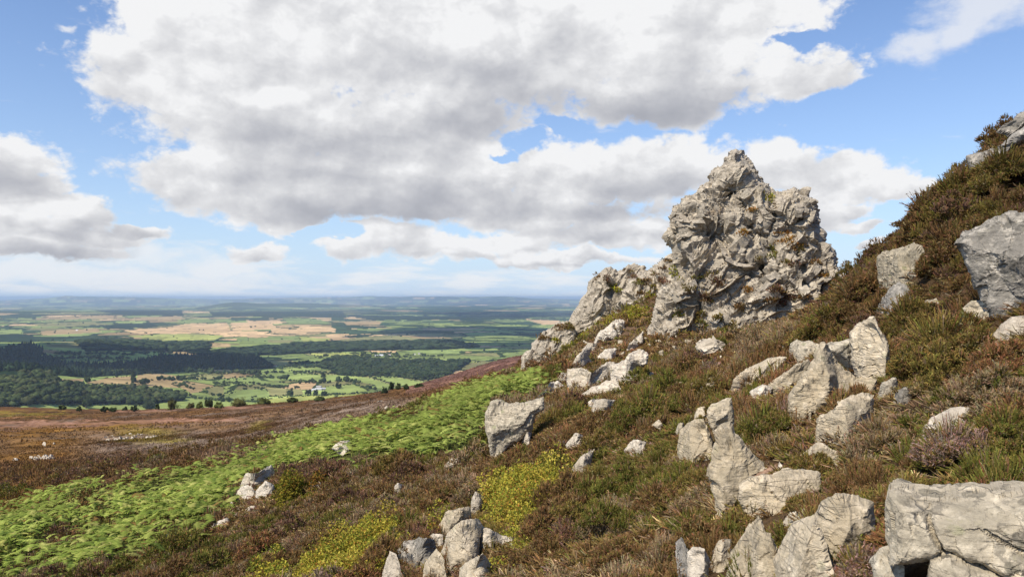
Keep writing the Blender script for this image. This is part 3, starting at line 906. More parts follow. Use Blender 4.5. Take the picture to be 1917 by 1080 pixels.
ROCK_SHAPES = []       # (polygon, distance) of what has been placed, for the plants
def resample(poly, s):
    p = np.asarray(poly, float); out = []
    for a, b in zip(p, np.roll(p, -1, 0)):
        n = max(1, int(round(np.linalg.norm(b - a) / s)))
        for k in range(n):
            out.append(a + (b - a) * k / n)
    return np.array(out)

def poly_dist(Q, poly):
    p = np.asarray(poly, float); d = np.full(len(Q), 1e9)
    for a, b in zip(p, np.roll(p, -1, 0)):
        ab = b - a; L = (ab @ ab) + 1e-12
        t = np.clip(((Q - a) @ ab) / L, 0, 1)
        d = np.minimum(d, np.linalg.norm(Q - a - t[:, None] * ab, axis=1))
    return d

def vert_normals(V, T):
    n = np.cross(V[T[:, 1]] - V[T[:, 0]], V[T[:, 2]] - V[T[:, 0]])
    N = np.zeros_like(V)
    for k in range(3):
        np.add.at(N, T[:, k], n)
    return N / (np.linalg.norm(N, axis=1)[:, None] + 1e-12)

def r_grow(name):
    return name == 'rock'

def rock(name, label, poly, tone='pale', T=None, lean=0.35, seed=0, dist=None, at=None, cuts=10, rough=1.0, bumps=(), blocks=None, cat='rock', group=None,
         res=46, sink=0.35, prof=None, edge=0.42, cutmin=0.66, cutmax=0.95, fat=None, follow=True, extra=None, cracks=(), grow=1.10, clear=None):
    """a solid rock whose outline is the given polygon of photograph pixels, standing on the hillside where its foot meets it"""
    R = np.random.default_rng(1000 + seed)
    poly = np.asarray(poly, float)
    if r_grow(name): poly = poly.mean(0) + (poly - poly.mean(0)) * grow
    u0, u1, v0, v1 = poly[:, 0].min(), poly[:, 0].max(), poly[:, 1].min(), poly[:, 1].max()
    hpx = v1 - v0
    if at is None:
        low = poly[poly[:, 1] > v1 - 0.3 * hpx]
        at = (low[:, 0].mean(), v1 - 0.05 * hpx)
    if dist is None:
        A = ray_ground(at[0], at[1])[0]
        if not np.isfinite(A[0]):
            return None
    else:
        d = px_dir(*at); A = d * (dist / np.hypot(d[0], d[1]))
    r0 = np.hypot(A[0], A[1])
    fwd = np.array([A[0], A[1], 0]) / r0
    right = np.array([fwd[1], -fwd[0], 0]); up = np.array([0, 0, 1.0])
    dirs = px_dir(poly[:, 0], poly[:, 1])
    t = r0 / (dirs @ fwd)
    W = dirs * t[:, None]
    ab = np.stack([(W - A) @ right, (W - A) @ up], 1)
    w = np.ptp(ab[:, 0]); h = np.ptp(ab[:, 1]); size = math.sqrt(w * h)
    T = T if T is not None else 0.42 * size
    bmin = ab[:, 1].min()
    # the lower side of the outline, where the rock meets the ground
    uc = np.linspace(u0 + 0.02 * (u1 - u0), u1 - 0.02 * (u1 - u0), 15)
    vs = np.linspace(v0 - 1, v1 + 1, 240)
    ins = inpoly(np.repeat(uc, 240), np.tile(vs, 15), poly).reshape(15, 240)
    vtop = np.array([vs[i.argmax()] if i.any() else v1 for i in ins])
    vbot = np.array([vs[239 - i[::-1].argmax()] if i.any() else v1 for i in ins])
    pt, pb = np.interp(poly[:, 0], uc, vtop), np.interp(poly[:, 0], uc, vbot)
    isb = (poly[:, 1] > pb - 0.12 * hpx - 1) & (poly[:, 1] > pt + 0.25 * (pb - pt))
    if follow:
        g3 = ray_ground(uc, vbot)
        gd = np.hypot(g3[:, 0], g3[:, 1])
        gd = np.where(np.isfinite(gd), gd, r0)
        lim = 1.1 * size
        gd = np.clip(gd, r0 - lim, r0 + lim)
        gd = np.convolve(np.concatenate([[gd[0]] * 2, gd, [gd[-1]] * 2]), np.ones(5) / 5, 'valid')
    else:
        gd = np.full(15, r0)
    ac = (uc - at[0]) / F * r0
    gb = -(vbot - at[1]) / F * r0
    if follow:
        ext = max(sink * h, 0.5 * T)
        wgt = np.clip((pb - pt) / (0.5 * hpx), 0.15, 1)
        ab[isb, 1] -= (ext * wgt)[isb]
    else:
        ab[:, 1] -= smooth(-(ab[:, 1] - bmin) / h, -0.22, 0.0) * min(sink, 0.12) * h
    s = max(size / res, r0 / 739 * 0.9)
    B = resample(ab, s)
    nx = np.arange(ab[:, 0].min(), ab[:, 0].max(), s); ny = np.arange(ab[:, 1].min(), ab[:, 1].max(), s * 0.87)
    GX, GY = np.meshgrid(nx, ny); GX[1::2] += s * 0.5
    Q = np.stack([GX.ravel(), GY.ravel()], 1) + R.uniform(-.22, .22, (GX.size, 2)) * s
    Q = Q[inpoly(Q[:, 0], Q[:, 1], ab)]
    if len(Q):
        Q = Q[poly_dist(Q, ab) > 0.55 * s]
    pts = np.concatenate([B, Q]); nb = len(B)
    edges = [(i, (i + 1) % nb) for i in range(nb)]
    vo, _, fo, _, _, _ = delaunay_2d_cdt([Vector(p) for p in pts], edges, [], 1, 1e-7)
    P2 = np.array([(q.x, q.y) for q in vo])
    tri = np.array([f for f in fo if len(f) == 3], int)
    a2 = P2[tri]
    area = np.cross(a2[:, 1] - a2[:, 0], a2[:, 2] - a2[:, 0])
    tri[area < 0] = tri[area < 0][:, ::-1]
    D = poly_dist(P2, ab)
    ew = edge * min(w, h)
    q = np.clip(D / ew, 0, 1)
    g = np.sqrt(np.clip(1 - (1 - q) ** 2, 0, 1))
    yf = (P2[:, 1] - bmin) / h
    if prof is not None:
        shift = np.interp(yf, [p[0] for p in prof], [p[1] for p in prof])
    else:
        lb = np.interp(P2[:, 0], ac, gb) if follow else bmin
        shift = lean * np.clip(P2[:, 1] - lb, -0.1 * h, None) + (np.interp(P2[:, 0], ac, gd) - r0) + 0.55 * T * follow
    f = -T * g
    for (bu, bv, br, bd) in bumps:          # pushes towards (+) or away from (-) the viewer, in metres
        dd = px_dir(bu, bv); ww = dd * (r0 / (dd @ fwd)); c = np.array([(ww - A) @ right, (ww - A) @ up])
        rad = br / F * r0
        f -= bd * np.exp(-((P2 - c) ** 2).sum(1) / rad ** 2) * np.clip(q * 3, 0, 1)
    for (line, wpx, dep) in cracks:
        lp = np.array(line, float); dd = px_dir(lp[:, 0], lp[:, 1]); ww = dd * (r0 / (dd @ fwd))[:, None]
        lab = np.stack([(ww - A) @ right, (ww - A) @ up], 1)
        Pj = P2 + 0.012 * size * np.stack([vnoise(np.c_[P2 / (size * .06), P2[:, 0] * 0], 3), vnoise(np.c_[P2 / (size * .06), P2[:, 0] * 0 + 5], 4)], 1)
        dl = np.full(len(P2), 1e9)
        for a_, b_ in zip(lab[:-1], lab[1:]):
            e_ = b_ - a_; tq = np.clip(((Pj - a_) @ e_) / (e_ @ e_), 0, 1)
            dl = np.minimum(dl, np.linalg.norm(Pj - a_ - tq[:, None] * e_, axis=1))
        f += dep * (1 - smooth(dl, 0.0, wpx / F * r0))
    on_edge = D < 1e-6
    n2 = len(P2)
    front = np.stack([P2[:, 0], P2[:, 1], f + shift], 1)
    Tb = fat if fat is not None else T * 0.8
    back = np.stack([P2[:, 0], P2[:, 1], Tb * g + shift], 1)
    bi = np.where(on_edge)[0]
    remap = np.arange(n2) + n2
    remap[bi] = bi
    V = np.concatenate([front, back]); TT = np.concatenate([tri, remap[tri][:, ::-1]])
    used = np.unique(TT); mp = np.full(len(V), -1); mp[used] = np.arange(len(used))
    V = V[used]; TT = mp[TT]
    # V axes: right, up, away.  Flat fracture faces
    cen = np.array([ab[:, 0].mean(), ab[:, 1].mean(), V[:, 2].mean()])
    ew0 = np.concatenate([q, q])[used]
    frontv = np.where((V[:, 2] < cen[2]) & (ew0 > 0.25))[0]
    for k in range(cuts if len(frontv) else 0):
        n = np.array([R.uniform(-1.1, 1.1), R.uniform(-.8, 1.0), -1.0]); n /= np.linalg.norm(n)
        pr = (V - cen) @ n
        d = pr[frontv[R.integers(0, len(frontv))]] + 0.02 * size
        d = max(d, np.percentile(pr[frontv], 100 * (cutmin - .12)))
        ex = np.clip(pr - d, 0, None) * np.clip(ew0 * 3.0, 0.05, 1)
        V = V - n[None] * ex[:, None] * 0.97
    ws = V + A @ np.stack([right, up, fwd], 1)            # noise space
    N = vert_normals(V, TT)
    edgew = np.concatenate([q, q])[used]
    fac = 1.0
    if blocks is not None:
        # jointed rock: three sets of joint planes cut it into blocks that stand out or in
        hgt = (V[:, 1] - V[:, 1].min()) / np.ptp(V[:, 1])
        L = V.copy()
        for (bs, amp, crack) in blocks:
            th = math.radians(38)
            wv = 0.34 * bs * np.stack([fbm(ws / (bs * 2.4), 2, 91), fbm(ws / (bs * 2.4) + 9, 2, 92), fbm(ws / (bs * 2.4) + 19, 2, 93)], 1)
            Q = L + wv
            tht = th + smooth(hgt, .35, .8) * 0.55 + 0.35 * fbm(ws / 3.5, 2, 95)
            ca, sa = np.cos(tht), np.sin(tht)
            q1 = (-Q[:, 0] * sa + Q[:, 1] * ca + 0.25 * Q[:, 2]) / (bs * .62)       # bedding
            q2 = (Q[:, 0] * ca + Q[:, 1] * sa * .8 - 0.3 * Q[:, 2])
            i1 = np.floor(q1)
            q2 = q2 / (bs * 1.35) + _hash(i1.astype(np.int64), i1.astype(np.int64) * 0, i1.astype(np.int64) * 0 + 3, seed) * 3.0
            q3 = (Q[:, 2] + 0.35 * Q[:, 0]) / (bs * 1.2)
            i2, i3 = np.floor(q2), np.floor(q3)
            h = _hash(i1.astype(np.int64), i2.astype(np.int64), i3.astype(np.int64), seed + 40)
            h2 = _hash(i1.astype(np.int64), i2.astype(np.int64), i3.astype(np.int64), seed + 41)
            f1, f2 = q1 - i1, q2 - i2
            ed = np.minimum(np.minimum(f1, 1 - f1) * .62, np.minimum(f2, 1 - f2) * 1.35)
            dsp = amp * (h * 2 - 1) + amp * 1.1 * ((f1 - .5) * (h2 - .5) + (f2 - .5) * (h - .5)) - crack * (1 - smooth(ed, 0.0, 0.075)) * (h2 > .3)
            V = V + N * (dsp * np.clip(edgew * 2.2, 0.30, 1))[:, None]
        fac = 0.5
    else:
        for (sc, am) in ((0.42, 0.040), (0.17, 0.020)):
            off, hv, F1, F2 = cells(ws / (size * sc), seed + 3)
            tl = ((hv[:, :3] - 0.5) * off).sum(1)
            V = V + N * (rough * am * size * (tl * 1.6 + (hv[:, 3] - .5) * 0.5))[:, None]
    V = V + N * (rough * fac * size * 0.015 * fbm(ws / (size * 0.22), 4, seed + 9))[:, None]
    V = V + N * (rough * fac * size * 0.006 * fbm(ws / (size * 0.04), 2, seed + 19))[:, None]
    P = V[:, 0:1] * right + V[:, 1:2] * up + V[:, 2:3] * fwd
    if follow:
        # keep each part at the size it has at its own distance
        sh = np.interp(V[:, 0], ac, gd) - r0
        Wd = A[None] + V[:, 0:1] * right + V[:, 1:2] * up
        P = Wd * (1 + sh / r0)[:, None] - A[None] + (V[:, 2] - sh)[:, None] * fwd
    elif prof is not None or lean:
        yv = (V[:, 1] - bmin) / h
        sh = np.interp(yv, [p[0] for p in prof], [p[1] for p in prof]) if prof is not None else lean * (V[:, 1] - bmin)
        Wd = A[None] + V[:, 0:1] * right + V[:, 1:2] * up
        P = Wd * (1 + sh / r0)[:, None] - A[None] + (V[:, 2] - sh)[:, None] * fwd
    base = A.copy()
    tint = None
    if extra is not None:
        P, TT, tint = extra(P, TT, N, R, right, up, fwd, len(P))
    me = mesh_tris(name, P, TT, tint, False)
    o = add_obj(name, me, ROCKM[tone], loc=tuple(base))
    tag(o, label, cat, group)
    ROCK_SHAPES.append((poly if clear is None else np.asarray(clear, float), r0, A, w))
    return o, P + base, TT

TORV = []
BLK = [(2.6, 0.32, 0.40), (1.05, 0.17, 0.24), (0.46, 0.085, 0.11)]
BLKS = [(1.3, 0.18, 0.18), (0.55, 0.09, 0.10), (0.26, 0.03, 0.04)]
TOR = [(1245, 442), (1252, 436), (1257, 427), (1255, 412), (1262, 397), (1277, 385), (1294, 372), (1306, 363), (1317, 350), (1329, 345), (1329, 333), (1336, 322),
       (1349, 317), (1354, 313), (1354, 300), (1362, 295), (1364, 285), (1377, 282), (1387, 284), (1392, 293), (1402, 302), (1411, 317), (1416, 330), (1424, 338), (1426, 347),
       (1437, 350), (1446, 360), (1448, 367), (1459, 365), (1474, 362), (1484, 357), (1491, 362), (1498, 370), (1511, 374), (1521, 379), (1525, 387), (1524, 400), (1530, 417),
       (1528, 427), (1537, 444), (1534, 457), (1548, 467), (1557, 477), (1558, 500), (1564, 510), (1574, 521), (1583, 534), (1586, 548), (1575, 560), (1555, 562), (1530, 572), (1505, 578),
       (1480, 582), (1455, 585), (1430, 596), (1405, 606), (1388, 618), (1366, 634), (1345, 640), (1330, 632), (1330, 602), (1310, 594), (1290, 602), (1270, 606), (1250, 615),
       (1226, 622), (1203, 637), (1210, 604), (1222, 575), (1240, 551), (1258, 522), (1265, 500), (1263, 472), (1249, 455)]
def box_block(R, sx, sy, sz):
    """a rough fractured block: subdivided box, jittered corners, chipped"""
    n = 3
    g = np.linspace(-1, 1, n + 1)
    V = []; T = []
    A_, B_ = np.meshgrid(g, g, indexing='ij')
    for ax in range(3):
        for sgn in (-1, 1):
            p = np.zeros((A_.size, 3)); p[:, ax] = sgn; p[:, (ax + 1) % 3] = A_.ravel(); p[:, (ax + 2) % 3] = B_.ravel()
            t = grid_tris(n + 1, n + 1) + sum(len(x) for x in V)
            V.append(p); T.append(t if sgn < 0 else t[:, ::-1])
    V = np.concatenate(V); T = np.concatenate(T)
    c = np.array([[R.normal(0, .20) for _ in range(3)] for _ in range(8)])
    idx = ((V + 1) / 2)
    d = np.zeros_like(V)
    for k in range(8):
        b = np.array([(k >> i) & 1 for i in range(3)])
        d += np.prod(np.where(b, idx, 1 - idx), 1)[:, None] * c[k]
    V = V + d
    for k in range(4):
        nn = R.normal(size=3); nn /= np.linalg.norm(nn)
        pr = V @ nn; dd = pr.max() * R.uniform(.62, .92)
        V = V - nn[None] * np.clip(pr - dd, 0, None)[:, None]
    V = V + 0.07 * np.stack([vnoise(V * 2.1 + R.uniform(0, 50), k) for k in range(3)], 1)
    return V * np.array([sx, sy, sz]), T

def add_blocks(n, smin, smax, slab=0.5, keep=None):
    def f(P, TT, N, R, right, up, fwd, nv):
        tri = P[TT]; cr = np.cross(tri[:, 1] - tri[:, 0], tri[:, 2] - tri[:, 0]); ar = np.linalg.norm(cr, axis=1)
        nrm = cr / (ar[:, None] + 1e-12)
        ok = (nrm @ fwd < -0.30)
        w = ar * ok; w /= w.sum()
        pick = R.choice(len(TT), n, p=w)
        Vs = [P]; Ts = [TT]; tn = [np.full(len(P), 1.0)]; off = len(P)
        zmin = P[:, 2].min(); zr = np.ptp(P[:, 2])
        for k in pick:
            c = tri[k].mean(0); nn = nrm[k]
            zf = (c[2] - zmin) / zr
            s = smin * (smax / smin) ** (R.random() ** 1.7)
            a = math.radians(R.normal(38 if zf < .55 else 62, 16)); tw = R.normal(0, .35)
            ex = math.cos(a) * right + math.sin(a) * up + tw * fwd; ex /= np.linalg.norm(ex)
            ez = np.cross(ex, nn); 
            if np.linalg.norm(ez) < .2: continue
            ez /= np.linalg.norm(ez); ey = np.cross(ez, ex)
            ln = R.uniform(.8, 1.7) if R.random() < slab else R.uniform(.7, 1.1)
            bv, bt = box_block(R, s * ln, s * R.uniform(.45, .8), s * R.uniform(.45, .85))
            M = np.stack([ex, ey, ez], 0)
            Vs.append(bv @ M + c - nn * s * R.uniform(.22, .55)); Ts.append(bt + off); off += len(bv)
            tn.append(np.full(len(bv), R.uniform(.80, 1.16)))
        t = np.concatenate(tn)
        return np.concatenate(Vs), np.concatenate(Ts), np.stack([t, t * .99, t * .97], 1)
    return f

def build_crags():
    bumps = [(1375, 372, 14, -1.3), (1398, 400, 9, -1.2), (1402, 430, 10, -1.0), (1340, 452, 26, -1.2), (1318, 446, 14, -0.9), (1300, 418, 40, 0.7), (1355, 330, 30, 0.4), (1440, 395, 30, 0.5),
             (1425, 500, 9, -1.2), (1392, 350, 24, 0.4), (1460, 440, 28, -0.7), (1500, 410, 36, 0.5), (1260, 450, 12, 0.6), (1445, 430, 16, 0.5), (1335, 520, 30, 0.5), (1430, 545, 22, 0.6),
             (1540, 545, 14, -0.9), (1493, 388, 5, -0.6), (1420, 450, 10, -0.9), (1380, 480, 16, 0.5), (1290, 545, 22, 0.5), (1355, 590, 20, 0.6), (1320, 570, 14, -0.8), (1480, 520, 26, 0.5),
             (1510, 520, 8, -0.5), (1372, 420, 12, 0.4), (1440, 475, 12, -0.6), (1395, 520, 10, -0.6), (1255, 565, 12, -.4), (1300, 490, 20, 0.6)]
    tor = [(u, v + (46 if (v > 555 and u > 1203) else 0)) for (u, v) in TOR]
    o, P, T = rock('rock_tor', 'tall craggy grey rock tor with a pointed summit rising from the slope', tor, 'tor', T=2.6, seed=1, dist=46.5, at=(1400, 600),
                   cuts=0, bumps=bumps, blocks=BLK, cat='rock tor', res=300, sink=0.02, prof=[(-0.1, -2.2), (0.0, -2.0), (0.14, -1.7), (0.24, -1.1), (0.38, -0.4), (0.58, 0.3), (1.0, 1.8)], edge=0.16, rough=0.30, fat=3.2, follow=False, extra=add_blocks(420, .10, .42), cracks=[([(1378, 368), (1398, 398), (1402, 440), (1396, 480), (1392, 525)], 6, .9), ([(1312, 448), (1335, 455), (1358, 448)], 7, .8), ([(1440, 352), (1446, 410), (1432, 462), (1452, 505), (1448, 560)], 5, .7), ([(1424, 470), (1426, 530)], 6, .8), ([(1370, 330), (1378, 372)], 4, .5), ([(1290, 390), (1310, 420), (1300, 470)], 4, .5), ([(1490, 420), (1478, 470), (1500, 530), (1495, 580)], 5, .6), ([(1338, 640), (1352, 590), (1400, 550)], 5, .6), ([(1535, 460), (1520, 510), (1540, 570)], 5, .6)])
    TORV.append((P, T))
    S = [(1150, 575), (1165, 545), (1178, 520), (1200, 512), (1214, 509), (1230, 497), (1247, 483), (1264, 474), (1280, 500), (1285, 560), (1250, 610), (1225, 630), (1180, 625), (1150, 600)]
    o, P, T = rock('rock_rib', 'dark heather-topped rock rib joining the tall tor to the twin-topped crag', S, 'tor', T=1.2, seed=2, dist=51, at=(1210, 590), cuts=0, blocks=BLK, cat='rock outcrop', res=90, edge=.25, rough=.3, lean=.6, fat=2.5, follow=False, clear=[p for p in S if p[1] < 570], extra=add_blocks(40, .12, .35))
    TORV.append((P, T))
    E = [(1066, 602), (1072, 588), (1080, 574), (1088, 557), (1097, 548), (1100, 537), (1100, 527), (1112, 519), (1124, 508), (1132, 499), (1143, 498), (1150, 505), (1158, 509), (1164, 506),
         (1174, 498), (1184, 494), (1193, 495), (1202, 503), (1214, 508), (1210, 530), (1205, 560), (1200, 600), (1172, 610), (1150, 615), (1132, 628), (1100, 640), (1070, 636)]
    o, P, T = rock('rock_crag', 'twin-topped slabby grey crag on the skyline left of the tall tor', E, 'tor', T=1.5, seed=3, dist=53, at=(1110, 600), cuts=2,
                   bumps=[(1150, 545, 16, -.9), (1130, 520, 12, .4), (1115, 570, 20, .6), (1185, 515, 12, .4)], blocks=BLKS, cat='rock outcrop', res=130, edge=.25, rough=.3, lean=.45, fat=2.5, follow=False, clear=[(1066, 602), (1088, 557), (1100, 527), (1132, 499), (1158, 509), (1190, 495), (1214, 508), (1195, 545), (1190, 562), (1160, 552), (1148, 560), (1132, 588), (1085, 608)], extra=add_blocks(60, .10, .34, .9))
    TORV.append((P, T))
    Fp = [(974, 684), (976, 667), (984, 655), (992, 654), (996, 643), (1006, 633), (1018, 619), (1031, 612), (1047, 602), (1062, 600), (1075, 609), (1079, 627), (1076, 644), (1066, 675), (1034, 690),
          (1014, 692), (1001, 694), (980, 700)]
    o, P, T = rock('rock_crag', 'low ribbed crag of tilted slabs at the left end of the ridge', Fp, 'tor', T=1.0, seed=4, dist=50, at=(1025, 662), cuts=1, blocks=BLKS, cat='rock outcrop', res=110, edge=.3, rough=.3, lean=.6, fat=2.0, follow=False, clear=[(974, 684), (984, 655), (1018, 619), (1062, 600), (1079, 627), (1061, 654), (1034, 662), (1001, 664), (984, 678)], extra=add_blocks(60, .10, .32, 1.0))
    TORV.append((P, T))

